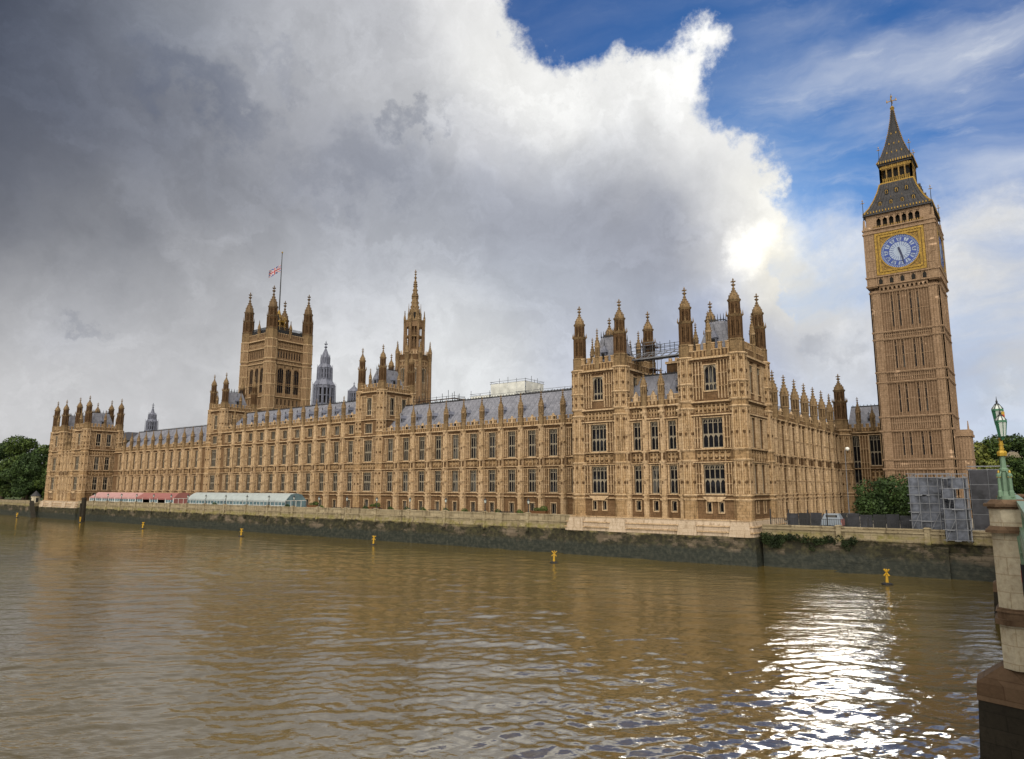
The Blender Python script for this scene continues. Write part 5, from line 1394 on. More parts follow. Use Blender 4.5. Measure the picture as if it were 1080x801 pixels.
for i, x in enumerate(LAMPX):
    if i == 0: LP.location = (x, 103.15, -4.3); LP['label'] = lamp_label(i, x)
    else: dup(LP, (x, 103.15, -4.3), 0, lamp_label(i, x))

LEAF = {}
def leaf_mesh(name, blobs, n, size, mat, seed, flat=.0):
    """leaf cards scattered through lumpy volumes; blobs = (x,y,z,rx,ry,rz)"""
    g = np.random.default_rng(seed); b = np.array(blobs, float)
    wv = (b[:, 3] * b[:, 4] * b[:, 5]) ** .72; k = g.choice(len(b), n, p=wv / wv.sum())
    d = g.normal(size=(n, 3)); d /= np.linalg.norm(d, axis=1)[:, None]
    rad = g.uniform(.45, 1.0, n) ** .5
    rad *= 1 + .16 * np.sin(d[:, 0] * 5 + k) * np.sin(d[:, 2] * 6 + 2 * k) + .08 * g.normal(size=n)
    c = b[k, :3] + d * b[k, 3:] * rad[:, None]
    nrm = d * .7 + g.normal(size=(n, 3)) * .65 + np.array([0, 0, .35]); nrm /= np.linalg.norm(nrm, axis=1)[:, None]
    t = np.cross(nrm, g.normal(size=(n, 3))); t /= np.linalg.norm(t, axis=1)[:, None]; bt = np.cross(nrm, t)
    s = size * g.uniform(.55, 1.35, n)[:, None]
    q = np.stack([c - t * s, c - bt * s * .55 + nrm * s * .12, c + t * s, c + bt * s * .55 + nrm * s * .12], 1).reshape(-1, 3)
    me = bpy.data.meshes.new(name); me.vertices.add(4 * n); me.vertices.foreach_set('co', q.ravel())
    me.loops.add(4 * n); me.loops.foreach_set('vertex_index', np.arange(4 * n)); me.polygons.add(n)
    me.polygons.foreach_set('loop_start', np.arange(0, 4 * n, 4)); me.polygons.foreach_set('loop_total', np.full(n, 4))
    me.update(); me.materials.append(MAT[mat]); return me

def tree_proto(seed, H, R, mat, n, size, trunk_r=.5, low=.12):
    r = random.Random(seed); blobs = []
    for i in range(26):
        z = H * r.uniform(low + .08, .93); f = (z / H - low) / (1 - low); rr = R * (1 - abs(2 * f - .95) ** 2.2 * .75) * sqrt(r.random()); a = r.uniform(0, 2 * pi); s = R * r.uniform(.24, .46)
        blobs.append((rr * cos(a), rr * sin(a), z, s, s, s * r.uniform(.6, .85)))
    crown = leaf_mesh('crown', blobs, n, size, mat, seed)
    m = MB().mat('bark'); m.fru(0, 0, 0, trunk_r * 1.4, H * .06, trunk_r, 9); m.fru(0, 0, H * .06, trunk_r, H * .62, trunk_r * .45, 9)
    for b in blobs[::2]: m.bar((0, 0, H * r.uniform(.16, .5)), b[:3], trunk_r * .3, 5, .05)
    return crown, m.mesh('trunk')
def tree(proto, name, label, x, y, z, sc=1.0, rz=0.0, cat='tree', group=None):
    th = thing(name, label, cat, (x, y, z), group, rz); th.scale = (sc, sc, sc)
    obj('crown', proto[0], th); obj('trunk', proto[1], th); return th
PA = tree_proto(11, 26, 10.5, 'leaf', 17000, .50, .7, .04); PB = tree_proto(23, 24, 9.5, 'leaf_dark', 16000, .48, .7, .04); PC = tree_proto(37, 15, 6.5, 'leaf_yellow', 9000, .40, .4, .1)
for k, (P, lb, x, y, s, rz) in enumerate([
    (PA, 'big bright green park tree touching the far pavilion', -326, 116, .92, 0), (PB, 'dark green park tree just left of the far pavilion, near the river wall', -333, 109, .80, 1.0),
    (PA, 'broad park tree second from the far pavilion', -352, 114, 1.05, 2.1), (PB, 'dark park tree behind the stone turret on the river wall', -372, 112, 1.0, 3.3),
    (PB, 'dark tree squeezed behind the far pavilion, deepest in shade', -312, 128, .78, 2.6), (PA, 'tree standing just behind the tree that touches the far pavilion', -333, 128, .95, 3.9),
    (PB, 'low dark tree closing the gap against the wall of the far pavilion', -340, 118, .92, 1.4),
    (PA, 'leafy park tree at the left edge of the picture', -394, 118, 1.02, 4.2), (PB, 'dark tree running out of the left edge, beside the grey roof', -418, 114, .98, .5), (PA, 'tree behind the other park trees near the far pavilion', -346, 134, 1.0, 5.0)]):
    tree(P, 'park_tree', lb, x, y, -5.7, s, rz, group='park trees upstream of the palace')
for k, (P, lb, x, y, s, rz) in enumerate([
    (PC, 'yellowish green tree right beside the foot of the clock tower', -20.6, 250, 1.22, 0), (PC, 'olive tree between the clock tower and the bridge lamp', -15.5, 240, .78, 1.7), (PA, 'tall dark tree behind the green bridge lamp', -11.5, 262, .82, 2.4),
    (PB, 'dark tree at the right edge behind the bridge', -6.0, 262, .88, .9), (PA, 'tree farther back behind the dark rooftops', -1, 285, .8, 3.0), (PA, 'round tree between the dark rooftop and the bridge lamp', -18.5, 285, .66, 4.0)]):
    tree(P, 'street_tree', lb, x, y, -5.7, s, rz, group='trees behind the clock tower')
# round evergreen by the clock tower
r0 = random.Random(4)
bl = [(r0.uniform(-3.6, 3.6), r0.uniform(-2.5, 2.5), r0.uniform(1.2, 5.2), 2.0, 2.0, 1.7) for _ in range(22)] + [(0, 0, 5.6, 2.6, 2.2, 1.5), (-2.5, 0, 4.6, 2.3, 2, 1.8), (3.0, 0, 4.4, 2.2, 2, 1.9)]
th = thing('evergreen_bush', 'large round dark green bush in front of the clock tower', 'bush', (-21.4, 131, -5.7)); th.scale = (1.22, 1.0, 1.12); obj('crown', leaf_mesh('crown', bl, 16000, .21, 'leaf_dark', 3), th)
m = MB().mat('bark')
for i in range(7): a = i * .9; m.bar((.3 * cos(a), .3 * sin(a), 0), (2.6 * cos(a), 1.8 * sin(a), 4.2), .16, 5, .05)
obj('trunk', m.mesh('trunk'), th)
# weeds hanging over the embankment wall
for lb, x0, x1, y, zt, n in (('green creeper hanging along the embankment wall below the north wing', -33.5, -21.5, 103.85, -6.7, 900), ('dark creeper in the corner beside the near pavilion foot', -34.2, -31.2, 103.6, -6.6, 500)):
    bl = []; q = random.Random(n)
    for i in range(34): x = q.uniform(x0, x1); bl.append((x, y, zt - q.uniform(0, .9) * (1 + .7 * sin(x * 1.3)), .55, .22, .5))
    o = obj('creeper', leaf_mesh('creeper', bl, n * 4, .11, 'leaf_black', n)); tag(o, lb, 'creeper')
# planters and shrubs on the terrace
for i, (x, lb) in enumerate([(-73.6, 'low brown planter with a rounded shrub close to the near pavilion'), (-118, 'brown planter with shrub below the near range'), (-139.5, 'planter with dark shrub at the end of the white marquee')]):
    th = thing('planter', lb, 'planter', (x, 105.2, Z0), 'planters on the terrace')
    m = MB().mat('soil_brown'); m.box(x - 2.6, x + .6, 104.8, 105.7, Z0, -4.2); m.box(x - 2.7, x + .7, 104.7, 105.8, -4.2, -4.1); m.build('box', th)
    o = obj('shrub', leaf_mesh('shrub', [(0, 0, 0, .8, .6, .55), (-1.5, 0, -.15, .7, .5, .4)], 900, .1, 'leaf', 50 + i), th, (0, .05, 1.75))
for i, x in enumerate([-78.5, -83.5, -92.0, -97.0, -103.3, -108, -113, -121, -136.6, -149, -182]):
    th = thing('clipped_shrub', ['round clipped shrub on the terrace in front of the near range', 'dark potted shrub beside the white marquee'][x < -130], 'shrub', (x, 104.5 if x > -140 else 104.0, Z0), 'shrubs along the terrace' if x > -130 else 'shrubs by the white marquee')
    obj('foliage', leaf_mesh('foliage', [(0, 0, 1.0, .62, .6, .6), (.5, 0, .8, .5, .5, .4)], 700, .1, ['leaf', 'leaf_dark'][i % 2], 80 + i), th)
    m = MB().mat('soil_brown'); m.fru(0, 0, 0, .3, .55, .42, 10); obj('pot', m.mesh('pot'), th)
for i, x in enumerate([-81, -88, -99.5, -106, -116.5, -123.5, -130]):
    th = thing('terrace_bench', 'dark bench with a slatted back along the terrace wall', 'bench', (x, 104.2, Z0), 'benches along the terrace')
    m = MB().mat('iron')
    for k in range(3): m.box(-1.6, 1.6, -.3 + .2 * k, -.15 + .2 * k, .42, .47)
    obj('seat', m.mesh('seat'), th); m = MB().mat('iron')
    for k in range(4): m.box(-1.6, 1.6, -.36, -.31, .62 + .16 * k, .72 + .16 * k)
    obj('backrest', m.mesh('backrest'), th)
    for s in (-1.5, 0, 1.5): m = MB().mat('iron'); m.box(s - .04, s + .04, -.38, .3, 0, .42); m.box(s - .04, s + .04, -.40, -.33, .42, 1.2); obj('leg', m.mesh('leg'), th)

# ------------------------------------------------------------------ buoys, pile, wall turret
def buoy_proto():
    th = thing('buoy', '', 'buoy', (0, 0, -11), 'yellow marker buoys')
    m = MB().mat('iron'); m.fru(0, 0, -.25, .9, .12, .95, 14); m.fru(0, 0, .12, .95, .3, .5, 14); obj('float', m.mesh('float'), th)
    m = MB().mat('buoy_yellow'); m.fru(0, 0, .25, .26, 1.55, .2, 8); obj('mast', m.mesh('mast'), th)
    m = MB().mat('buoy_yellow')
    for s in (-1, 1): m.bar((-.55 * s, 0, 1.45), (.55 * s, 0, 2.55), .11, 4); m.bar((0, -.55 * s, 1.45), (0, .55 * s, 2.55), .11, 4)
    m.fru(0, 0, 1.5, .1, 2.6, .1, 6); obj('top_mark', m.mesh('top_mark'), th)
    return th
BP = buoy_proto()
for i, (x, y, lb) in enumerate([(-60.2, 88.6, 'yellow cross topped buoy floating in front of the near pavilion'), (-16.5, 92.7, 'yellow cross topped buoy nearest the bridge, below the grey scaffold'), (-106.5, 94.3, 'yellow buoy in front of the first river tower'), (-148.6, 91.9, 'yellow buoy in front of the white marquee'),
                                (-196.4, 92.1, 'small yellow buoy between the white and the pink marquee'), (-247, 96.2, 'tiny yellow buoy beside the dark mooring pile'), (-304.5, 97, 'tiny yellow buoy below the stone turret far left')]):
    if i == 0: BP.location = (x, y, -10.95); BP['label'] = lb; BP.rotation_euler = (0.05, .04, .6); BP.scale = (.66, .66, .66)
    else: dup(BP, (x, y, -10.95), .6 + i * .35, lb, .66).rotation_euler = (.04 * (-1) ** i, .05, .5 + i * .3)
m = MB().mat('stone_dark'); m.fru(-249, 97.6, -13, .8, -3.6, .7, 10); m.fru(-249, 97.6, -3.6, .85, -3.2, .6, 10); m.fru(-249, 96.8, -13, .4, -5, .35, 8); o = m.build('mooring_pile'); tag(o, 'dark mooring pile standing in the water before the far pavilion', 'pile')
th = thing('wall_turret', 'small round stone turret with a pointed roof on the river wall far left', 'turret', (-306, 101.5, -11))
m = MB().mat('river_wall'); m.fru(-306, 103, -14, 2.1, -6.0, 1.75, 12); m.fru(-306, 103, -6.0, 1.95, -5.7, 1.95, 12); m.mat('stone_granite'); m.fru(-306, 103, -5.7, 1.6, -3.2, 1.5, 12); m.mat('void'); m.box(-304.7, -304.3, 102.6, 103.4, -5.4, -3.9); m.box(-306.4, -305.6, 101.3, 101.6, -5.3, -3.9); m.build('drum', th)
m = MB().mat('roof_iron'); m.fru(-306, 103, -3.2, 1.85, -2.7, 1.35, 12); m.fru(-306, 103, -2.7, 1.35, -1.2, .08, 12); m.build('roof', th)
m = MB().mat('stone_dark'); m.bar((-304, 101.2, -5.4), (-297, 100, -11.4), .9, 4); m.build('chute', th)

# ------------------------------------------------------------------ scaffolds
def scaffold(name, label, x0, x1, y0, y1, z0, z1, sheet=None, step=2.0, lift=2.0, cat='scaffold', over=1.0, faces='ENWS', holes=0.0, dark='steel'):
    th = thing(name, label, cat, ((x0 + x1) / 2, (y0 + y1) / 2, z0))
    nx = max(1, round((x1 - x0) / step)); ny = max(1, round((y1 - y0) / step)); nz = max(1, round((z1 - z0) / lift)); q = random.Random(int(abs(x0) * 7))
    p = MB().mat(dark); X = np.linspace(x0, x1, nx + 1); Y = np.linspace(y0, y1, ny + 1); Zs = np.linspace(z0, z1, nz + 1)
    for x in X:
        for y in (y0, y1): p.bar((x, y, z0), (x, y, z1 + over * q.uniform(.3, 1)), .055, 4)
    for y in Y[1:-1]:
        for x in (x0, x1): p.bar((x, y, z0), (x, y, z1 + over * q.uniform(.3, 1)), .055, 4)
    for z in list(Zs) + [z1 + .5]:
        for y in (y0 - .06, y1 + .06): p.bar((x0 - .3, y, z), (x1 + .3, y, z), .05, 4)
        for x in (x0 - .06, x1 + .06): p.bar((x, y0 - .3, z), (x, y1 + .3, z), .05, 4)
    for i in range(nx):
        if i % 2 == 0: p.bar((X[i], y0 - .08, z0), (X[i + 1], y0 - .08, z1), .045, 4)
    p.build('poles', th)
    b = MB().mat('soil_brown' if sheet is None else 'steel')
    for z in Zs[1:]: b.box(x0, x1, y0 + .15, y0 + .9, z - .08, z - .02); b.box(x1 - .9, x1 - .15, y0, y1, z - .085, z - .025)
    b.build('boards', th)
    if sheet:
        for k, f in enumerate(faces):
            s = MB(FR[f][0]({'E': y0 - .12, 'N': x1 + .12, 'W': y1 + .12, 'S': x0 - .12}[f])).mat(sheet)
            u = np.linspace(*((x0, x1) if f in 'EW' else (y0, y1)), (nx if f in 'EW' else ny) + 1)
            for i in range(len(u) - 1):
                for j in range(nz):
                    if q.random() < holes: continue
                    w = .06 * q.random(); n = 3
                    ua, ub, za, zb = u[i] + .03, u[i + 1] - .03, Zs[j] + .04, Zs[j + 1] - .04
                    G = [(ua + (ub - ua) * a / n, (.0 if a in (0, n) or c in (0, n) else w + .05 * q.random()), za + (zb - za) * c / n) for c in range(n + 1) for a in range(n + 1)]
                    s.add(G, [(c * (n + 1) + a, c * (n + 1) + a + 1, (c + 1) * (n + 1) + a + 1, (c + 1) * (n + 1) + a) for c in range(n) for a in range(n)])
            s.build('sheeting', th)
            if sheet == 'sheet_grey' and f in 'EN':
                o = MB(FR[f][0]({'E': y0 - .30, 'N': x1 + .30}[f])).mat('steel')
                for a in u: o.bar((a, 0, z0 - .2), (a, 0, z1 + .6 * q.random()), .045, 4)
                for z in Zs: o.bar((u[0] - .3, .03, z), (u[-1] + .3, .03, z), .04, 4)
                for i in range(0, len(u) - 1, 2): o.bar((u[i], .05, Zs[0]), (u[i + 1], .05, Zs[2]), .035, 4)
                for k2 in range(6): a = q.uniform(u[0], u[-1] - .8); z = Zs[q.randrange(len(Zs))]; o.box(a, a + q.uniform(.5, 1.6), -.1, .12, z - .12, z - .02)
                o.build('outer_poles', th)
    return th
scaffold('scaffold_screen', 'grey sheeted scaffold on the embankment wall beside the round bush', -15.2, -10.9, 105.2, 110.5, -5.2, 1.4, 'sheet_grey', 1.1, 1.15, over=.5)
scaffold('scaffold_screen', 'narrow grey scaffold tower hanging lower over the embankment wall', -11.3, -9.0, 103.2, 105.0, -6.3, 1.3, 'sheet_grey', 1.1, 1.2, over=.5, holes=.15)
scaffold('scaffold_screen', 'tall dark grey hoarding between the sheeted scaffold and the bridge', -9.5, -5.2, 118, 121, -5.6, 2.6, 'sheet_dark', 1.9, 1.9, over=.3)
scaffold('roof_scaffold', 'tall white sheeted scaffold box behind the slate roof', -103.0, -93.0, 126, 133, 12, 24.0, 'sheet_white', 2.6, 2.6, over=1.4)
scaffold('roof_scaffold', 'lower white sheeted scaffold joined to the taller box behind the roof', -109.2, -103.4, 126, 132, 12, 21.6, 'sheet_white', 2.6, 2.6, over=1.4)
scaffold('tower_scaffold', 'open pole scaffold around the rear turrets of the near pavilion', -58.5, -55.2, 113.3, 116.7, 17.0, 25.5, None, 1.7, 2.1, over=.9, dark='steel')
scaffold('roof_scaffold', 'low open scaffold with handrails along the near roof ridge', -92.0, -70.0, 121.5, 124, 19.2, 20.4, None, 3.2, 1.2, over=.9, dark='steel')
scaffold('roof_scaffold', 'low dark scaffold with guard rails on the ridge behind the first river tower', -124, -110.5, 121.5, 125, 19.2, 21.0, None, 1.9, .9, over=2.0, dark='iron')
# gantry between the two towers of the near pavilion
th = thing('gantry', 'narrow steel walkway spanning between the two towers of the near pavilion', 'walkway', (-50.5, 108, 19))
m = MB().mat('steel'); xa, xb, zg = -56.2, -45.4, 21.9
for y in (107.2, 108.8):
    m.bar((xa, y, zg), (xb, y, zg), .14, 4); m.bar((xa, y, zg + .9), (xb, y, zg + .9), .09, 4)
    for i in range(8): x = xa + (xb - xa) * i / 8; m.bar((x, y, zg), (x + (xb - xa) / 8, y, zg + .9), .06, 4)
m.build('truss', th); m = MB().mat('iron'); m.box(xa, xb, 107.25, 108.75, zg + .05, zg + .14); m.build('deck', th)
m = MB().mat('iron')
for y in (107.1, 108.9):
    for i in range(7): x = xa + (xb - xa) * i / 6; m.bar((x, y, zg + .8), (x, y, zg + 2.6), .05, 4)
    m.bar((xa, y, zg + 1.5), (xb, y, zg + 1.5), .045, 4); m.bar((xa, y, zg + 2.1), (xb, y, zg + 2.1), .045, 4)
m.build('handrail', th)

# ------------------------------------------------------------------ green in front of the north wing: fence, posts, van, gate light
th = thing('garden_fence', 'dark railing along the embankment wall below the north wing', 'fence', (-25, 106, -5.7))
m = MB().mat('iron')
for x in np.arange(-33.6, -15.6, .28): m.box(x - .02, x + .02, 105.98, 106.02, -5.7, -4.2)
for z in (-5.3, -4.3): m.box(-33.7, -15.5, 105.96, 106.04, z - .03, z + .03)
m.build('railing', th)
for x in np.arange(-33.6, -15.4, 2.6): m = MB().mat('iron'); m.box(x - .07, x + .07, 105.93, 106.07, -5.7, -3.9 if int(x * 10) % 2 else -3.0); m.build('post', th)
th = thing('site_hoarding', 'dark site hoarding panels behind the railing, under the bush', 'hoarding', (-24, 112, -5.7))
for i in range(11): x = -33 + i * 1.7; m = MB().mat(['sheet_dark', 'iron', 'sheet_dark'][i % 3]); m.box(x, x + 1.62, 112 + .05 * (i % 2), 112.1 + .05 * (i % 2), -5.7, -3.75 + .08 * ((i * 7) % 3)); m.build('panel', th)
th = thing('parked_van', 'white van with a red tail standing behind the railing near the bush', 'van', (-25.2, 109, -5.7))
m = MB().mat('car_white'); m.pyr(-27.2, -24.4, 108, 109.8, -5.2, -4.35, .1, .1); m.pyr(-27.0, -24.5, 108.1, 109.7, -4.35, -3.55, .35, .15); m.build('body', th)
m = MB().mat('canvas_red'); m.box(-24.5, -24.34, 108.05, 109.75, -5.2, -4.3); m.build('tail_panel', th)
m = MB().mat('glass'); m.box(-26.5, -25.0, 108.15, 108.2, -4.25, -3.75); m.build('window', th)
for x in (-26.6, -25.0):
    for y in (108.05, 109.55): m = MB(lambda a, b, c, x=x, y=y: (x + a, y + c, -5.37 + b)).mat('iron'); m.fru(0, 0, 0, .34, .2, .34, 14); m.build('wheel', th)
th = thing('light_pole', 'tall thin pole with a pale round camera dome before the north wing', 'pole', (-27, 125, -5.7))
m = MB().mat('steel'); m.fru(-27, 125, -5.7, .08, 6.2, .05, 8); m.bar((-27, 125, 6.1), (-26.6, 125, 6.3), .05, 4); m.build('pole', th)
m = MB().mat('white_paint'); m.lathe(-26.6, 125, [(6.1, .1), (6.25, .28), (6.45, .34), (6.6, .28), (6.7, .08)], 12); m.build('dome', th)

# ------------------------------------------------------------------ buildings far behind
th = thing('rooftop_building', 'dark rooftop block rising above the trees right of the clock tower', 'building', (-16, 330, -5.7))
m = MB().mat('brick_buff'); m.box(-27, 20, 320, 345, -5.7, 13.5); m.build('wall', th)
m = MB().mat('brick_dark'); m.box(-23.4, -19.5, 321, 330, 13.5, 17.2); m.box(-19.5, -10, 322, 332, 13.5, 16.4); m.box(-17.8, -16.2, 322, 326, 16.4, 18.0); m.box(-9, 14, 322, 334, 13.5, 17.2); m.box(-3, 1, 323, 330, 17.2, 19); m.build('roof', th)
for x in np.arange(-25, 18, 3.2): m = MB().mat('void'); m.box(x, x + 1.2, 319.9, 320.05, 8.5, 11.2); m.build('window', th)
th = thing('gallery_building', 'grey roofed building above the park trees at the far left', 'building', (-430, 190, -5.7))
m = MB().mat('brick_buff'); m.box(-500, -425, 180, 215, -5.7, 27); m.build('wall', th)
m = MB().mat('brick_dark'); m.pyr(-502, -423, 178, 217, 27, 32.5, 9, 12); m.build('roof', th)

# ------------------------------------------------------------------ the bridge the photograph was taken from
ANG = 2.5
Rb = Matrix.Rotation(radians(ANG), 4, 'Z'); BO = Vector((.42, 0, 0))
def TB(u, y, z):                                        # bridge frame: u across (0 = outer face of the parapet), y along
    p = Rb @ Vector((u, y, 0)); return (BO.x + p.x, BO.y + p.y, z)
PIER_Y = (36.8, 74.0)
br = thing('bridge', 'green iron bridge with granite piers at the right edge', 'bridge', (.4, 40, -11))
m = MB(TB).mat('asphalt'); m.box(.25, 25.6, -60, 106, -2.1, -1.65); m.box(.3, 4.0, -60, 106, -1.65, -1.5); m.box(21.8, 25.5, -60, 106, -1.65, -1.5); m.build('deck', br)
def parapet_run(y0, y1, u):
    m = MB(TB).mat('green_paint'); m.box(u, u + .34, y0, y1, -.66, -.50); m.box(u + .04, u + .30, y0, y1, -.76, -.66); m.box(u, u + .30, y0, y1, -1.72, -1.55)
    n = int((y1 - y0) / .42)
    for i in range(n):
        y = y0 + (y1 - y0) * (i + .5) / n
        m.box(u + .1, u + .2, y - .035, y + .035, -1.56, -.75)
        for z in (-1.32, -1.0): m.box(u + .12, u + .18, y - .21, y + .21, z - .04, z + .04)
        m.box(u + .11, u + .19, y - .12, y + .12, -1.24, -1.08)
    m.build('parapet', br)
for y0, y1 in ((-60, -2.0), (1.2, PIER_Y[0] - .95), (PIER_Y[0] + .95, PIER_Y[1] - .95), (PIER_Y[1] + .95, 104)): parapet_run(y0, y1, -0.2)
parapet_run(-60, 104, 25.4)
for y0, y1 in ((-1.5, PIER_Y[0] - 1.6), (PIER_Y[0] + 1.6, PIER_Y[1] - 1.6), (PIER_Y[1] + 1.6, 106)):
    for u in (-.14, 8.5, 17, 25.4):                      # iron arch ribs with spandrels
        m = MB(TB).mat('green_dark' if u > 1 else 'green_paint'); n = 20
        for i in range(n):
            fa, fb = i / n, (i + 1) / n; ya, yb = y0 + (y1 - y0) * fa, y0 + (y1 - y0) * fb
            za, zb = [-8.2 + 5.4 * (1 - (2 * f - 1) ** 2) ** .62 for f in (fa, fb)]
            m.add([(u, ya, za), (u, yb, zb), (u, yb, zb + .6), (u, ya, za + .6), (u + .3, ya, za), (u + .3, yb, zb), (u + .3, yb, zb + .6), (u + .3, ya, za + .6)], [(0, 1, 2, 3), (4, 7, 6, 5), (0, 4, 5, 1), (3, 2, 6, 7)])
            m.box(u + .08, u + .2, ya - .06, ya + .06, za + .5, -2.0)
            if za < -3.4: m.bar((u + .14, ya, za + .5), (u + .14, yb, -2.1), .05, 4)
        m.box(u - .08, u + .3, y0, y1, -2.25, -1.73)
        m.build('arch_rib', br)
for k, py in enumerate(PIER_Y):
    m = MB(TB); m.mat('stone_granite')
    def octo(z0, z1, w, d, b=.42, mat='stone_granite', w1=None, d1=None):
        m.mat(mat); P = lambda w, d, z: [(1.6, py - w, z), (-d + b, py - w, z), (-d, py - w + b * .95, z), (-d, py + w - b * .95, z), (-d + b, py + w, z), (1.6, py + w, z)]
        m.add(P(w, d, z0) + P(w1 or w, d1 or d, z1), [(i, (i + 1) % 6, 6 + (i + 1) % 6, 6 + i) for i in range(6)] + [(0, 1, 2, 3, 4, 5), (6, 7, 8, 9, 10, 11)])
    octo(-.62, -.46, 1.02, 1.25, mat='stone_rust', w1=.9, d1=1.1); octo(-.74, -.62, 1.12, 1.36, mat='stone_rust'); octo(-.84, -.74, 1.0, 1.24, mat='stone_rust')
    octo(-1.55, -.84, .95, 1.19); octo(-1.7, -1.55, 1.1, 1.34, mat='stone_rust', w1=1.0, d1=1.22); octo(-1.82, -1.7, 1.14, 1.38, mat='stone_rust')
    octo(-4.85, -1.82, .93, 1.17); octo(-5.0, -4.85, 1.06, 1.3, mat='stone_rust', w1=.98, d1=1.2); octo(-5.28, -5.0, 1.02, 1.25, mat='stone_rust'); octo(-5.5, -5.28, 1.1, 1.34, mat='stone_rust'); octo(-7.25, -5.5, .98, 1.21)
    m.build('pilaster', br)
    m = MB(TB)
    cut = lambda z, w, d: [(26.5, py - w, z), (.6, py - w, z), (-d, py - w * .42, z), (-d, py + w * .42, z), (.6, py + w, z), (26.5, py + w, z)]
    def lay(z0, w0, d0, z1, w1, d1, mat): m.mat(mat); m.add(cut(z0, w0, d0) + cut(z1, w1, d1), [(i, (i + 1) % 6, 6 + (i + 1) % 6, 6 + i) for i in range(6)] + [(0, 1, 2, 3, 4, 5), (6, 7, 8, 9, 10, 11)])
    lay(-8.6, 1.75, 2.25, -7.9, 1.72, 2.2, 'stone_rust'); lay(-7.9, 1.72, 2.2, -7.2, 1.2, 1.3, 'stone_rust'); lay(-14, 1.85, 2.5, -8.6, 1.7, 2.2, 'stone_dark')
    m.mat('stone_granite'); m.box(1.6, 25, py - 1.1, py + 1.1, -7.3, -2.2); m.build('pier', br)
# painted shield and scrolls on the spandrel beside the pier
m = MB(TB).mat('cloth_black'); m.poly([], 0, 0) if False else m.box(-.30, -.02, 35.0, 35.6, -4.2, -3.0); m.mat('red'); m.box(-.31, -.30, 35.35, 35.55, -3.7, -3.25); m.mat('green_paint'); m.bar((-.2, 35.4, -1.9), (-.15, 35.3, -3.1), .12, 6)
for a in range(10): q = a * .62; m.bar((-.18, 35.25 + .38 * cos(q), -2.25 + .38 * sin(q)), (-.18, 35.25 + .34 * cos(q + .62), -2.25 + .34 * sin(q + .62)), .09, 5)
m.build('shield', br)

def bridge_lamp(py, label):
    x, y, _ = TB(-.52, py, 0)
    th = thing('bridge_lamp', label, 'street lamp', (x, y, -.46), 'cast iron lamps on the bridge piers')
    m = MB().mat('green_paint')
    m.fru(0, 0, 0, .52, .16, .50, 8); m.lathe(0, 0, [(.16, .34), (.3, .30), (.34, .24), (1.15, .19), (1.2, .26), (1.28, .26), (1.34, .17), (1.95, .13)], 8)
    m.mat('gold_paint'); m.fru(0, 0, 1.84, .26, 1.98, .30, 8); m.fru(0, 0, 1.98, .30, 2.06, .22, 8)
    for i in range(4):
        a = pi / 4 + i * pi / 2; cx_, cy_ = .40 * cos(a), .40 * sin(a); m.mat('green_paint'); m.lathe(cx_, cy_, [(.1, .15), (.34, .14), (.38, .10), (.92, .085), (.96, .14), (1.04, .14), (1.12, .05)], 8); m.mat('gold_paint'); m.lathe(cx_, cy_, [(1.1, .05), (1.16, .06), (1.24, .01)], 6)
        m.mat('gold_paint'); m.box(cx_ - .1, cx_ + .1, cy_ - .1, cy_ + .1, .93, .965); m.mat('green_paint'); m.bar((cx_, cy_, .9), (.15 * cos(a), .15 * sin(a), 1.25), .05, 5)
    m.mat('gold_paint'); m.fru(0, 0, 2.06, .13, 2.62, .10, 8)
    for z in (2.12, 2.3, 2.55): m.fru(0, 0, z, .15, z + .05, .15, 8)
    obj('column', m.mesh('column'), th)
    for i, (dx, dy, z0) in enumerate(((.13, -.45, 2.66), (.0, .05, 3.18))):
        l = MB(); k = 1.0; l.mat('lamp_glass_green' if i else 'lamp_glass')
        for j in range(8):
            a0, a1 = pi / 8 + j * pi / 4, pi / 8 + (j + 1) * pi / 4; l.mat('lamp_glass_green' if (j in (3, 4)) else 'lamp_glass')
            l.add([(dx + .2 * cos(a0), dy + .2 * sin(a0), z0), (dx + .2 * cos(a1), dy + .2 * sin(a1), z0), (dx + .31 * cos(a1), dy + .31 * sin(a1), z0 + .62), (dx + .31 * cos(a0), dy + .31 * sin(a0), z0 + .62)], [(0, 1, 2, 3)])
            l.mat('green_dark'); l.bar((dx + .2 * cos(a0), dy + .2 * sin(a0), z0), (dx + .32 * cos(a0), dy + .32 * sin(a0), z0 + .62), .025, 4)
        l.mat('green_dark'); l.fru(dx, dy, z0 - .08, .1, z0, .23, 8); l.fru(dx, dy, z0 + .60, .35, z0 + .68, .34, 8); l.fru(dx, dy, z0 - .16, .05, z0 - .08, .12, 8)
        l.mat('lamp_glass'); l.lathe(dx, dy, [(z0 + .68, .30), (z0 + .80, .22), (z0 + .88, .10)], 8)
        l.mat('iron'); l.lathe(dx, dy, [(z0 + .86, .11), (z0 + .95, .05), (z0 + 1.0, .08), (z0 + 1.08, .03), (z0 + 1.24, .01)], 6)
        for j in range(8): a0 = pi / 8 + j * pi / 4; l.bar((dx + .33 * cos(a0), dy + .33 * sin(a0), z0 + .68), (dx + .08 * cos(a0), dy + .08 * sin(a0), z0 + .92), .03, 4)
        l.bar((0, 0, 2.5), (dx, dy, z0 - .1), .05, 5) if i == 0 else l.bar((0, 0, 2.5), (dx, dy, z0 - .1), .05, 5)
        if i: l.mat('gold_paint'); l.box(dx + .2, dx + .36, dy - .28, dy - .12, z0 + .2, z0 + .55); l.mat('red'); l.box(dx + .22, dx + .34, dy - .30, dy - .28, z0 + .25, z0 + .42)
        obj('lantern', l.mesh('lantern'), th)
    return th
bl_ = bridge_lamp(PIER_Y[0], 'pale green and gold cast iron lamp standing on the near granite pier')
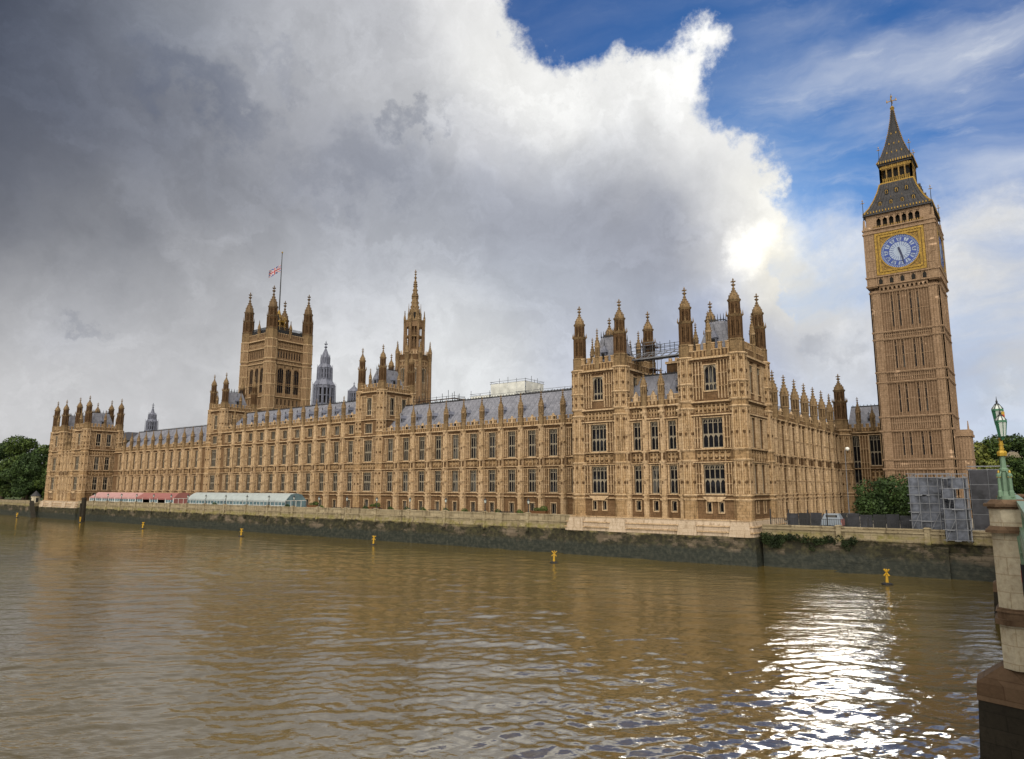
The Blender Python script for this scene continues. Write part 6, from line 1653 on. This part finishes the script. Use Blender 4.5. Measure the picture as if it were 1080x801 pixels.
bl_.scale = (.68, .68, 1.0)

# ------------------------------------------------------------------ person on the bridge
def person(label, x, y, zf, face, coat):
    th = thing('person', label, 'person', (x, y, zf), None, face)
    me = bpy.data.meshes.new('body')
    J = [((0, 0, .95), .15), ((0, 0, 1.15), .15), ((0, 0, 1.38), .17), ((0, 0, 1.50), .075), ((0, -.01, 1.58), .07), ((0, -.02, 1.68), .10), ((0, -.01, 1.76), .08),
         ((-.19, 0, 1.42), .075), ((-.25, -.02, 1.14), .055), ((-.21, -.2, .98), .042), ((-.19, -.28, .95), .04), ((.19, 0, 1.42), .075), ((.25, -.02, 1.14), .055), ((.21, -.2, .98), .042), ((.19, -.28, .95), .04),
         ((-.1, 0, .86), .10), ((-.11, -.02, .48), .07), ((-.11, .02, .09), .05), ((-.11, -.14, .04), .045), ((.1, 0, .86), .10), ((.11, -.02, .48), .07), ((.11, .02, .09), .05), ((.11, -.14, .04), .045)]
    E_ = [(0, 1), (1, 2), (2, 3), (3, 4), (4, 5), (5, 6), (2, 7), (7, 8), (8, 9), (9, 10), (2, 11), (11, 12), (12, 13), (13, 14), (0, 15), (15, 16), (16, 17), (17, 18), (0, 19), (19, 20), (20, 21), (21, 22)]
    me.from_pydata([j[0] for j in J], E_, [])
    o = obj('body', me, th)
    sk = o.modifiers.new('skin', 'SKIN'); sv = me.skin_vertices[0].data
    for k, j in enumerate(J): sv[k].radius = (j[1], j[1])
    sv[0].use_root = True
    o.modifiers.new('sub', 'SUBSURF').levels = 2; o.modifiers['sub'].render_levels = 2
    me.materials.append(MAT[coat])
    h = MB().mat('skin'); h.lathe(0, -.035, [(1.54, .05), (1.58, .07), (1.66, .092), (1.72, .085), (1.78, .04)], 12); h.fru(0, -.135, 1.63, .02, 1.67, .012, 5); obj('face', h.mesh('face'), th)
    h = MB().mat('cloth_black'); h.lathe(0, .012, [(1.58, .06), (1.64, .10), (1.72, .108), (1.78, .085), (1.81, .03)], 12); obj('hair', h.mesh('hair'), th)
    return th
px, py_, _ = TB(.75, 39.5, 0)
person('person in a dark coat standing on the bridge behind the green lamp', px, py_, -1.5, radians(60), 'cloth_black')
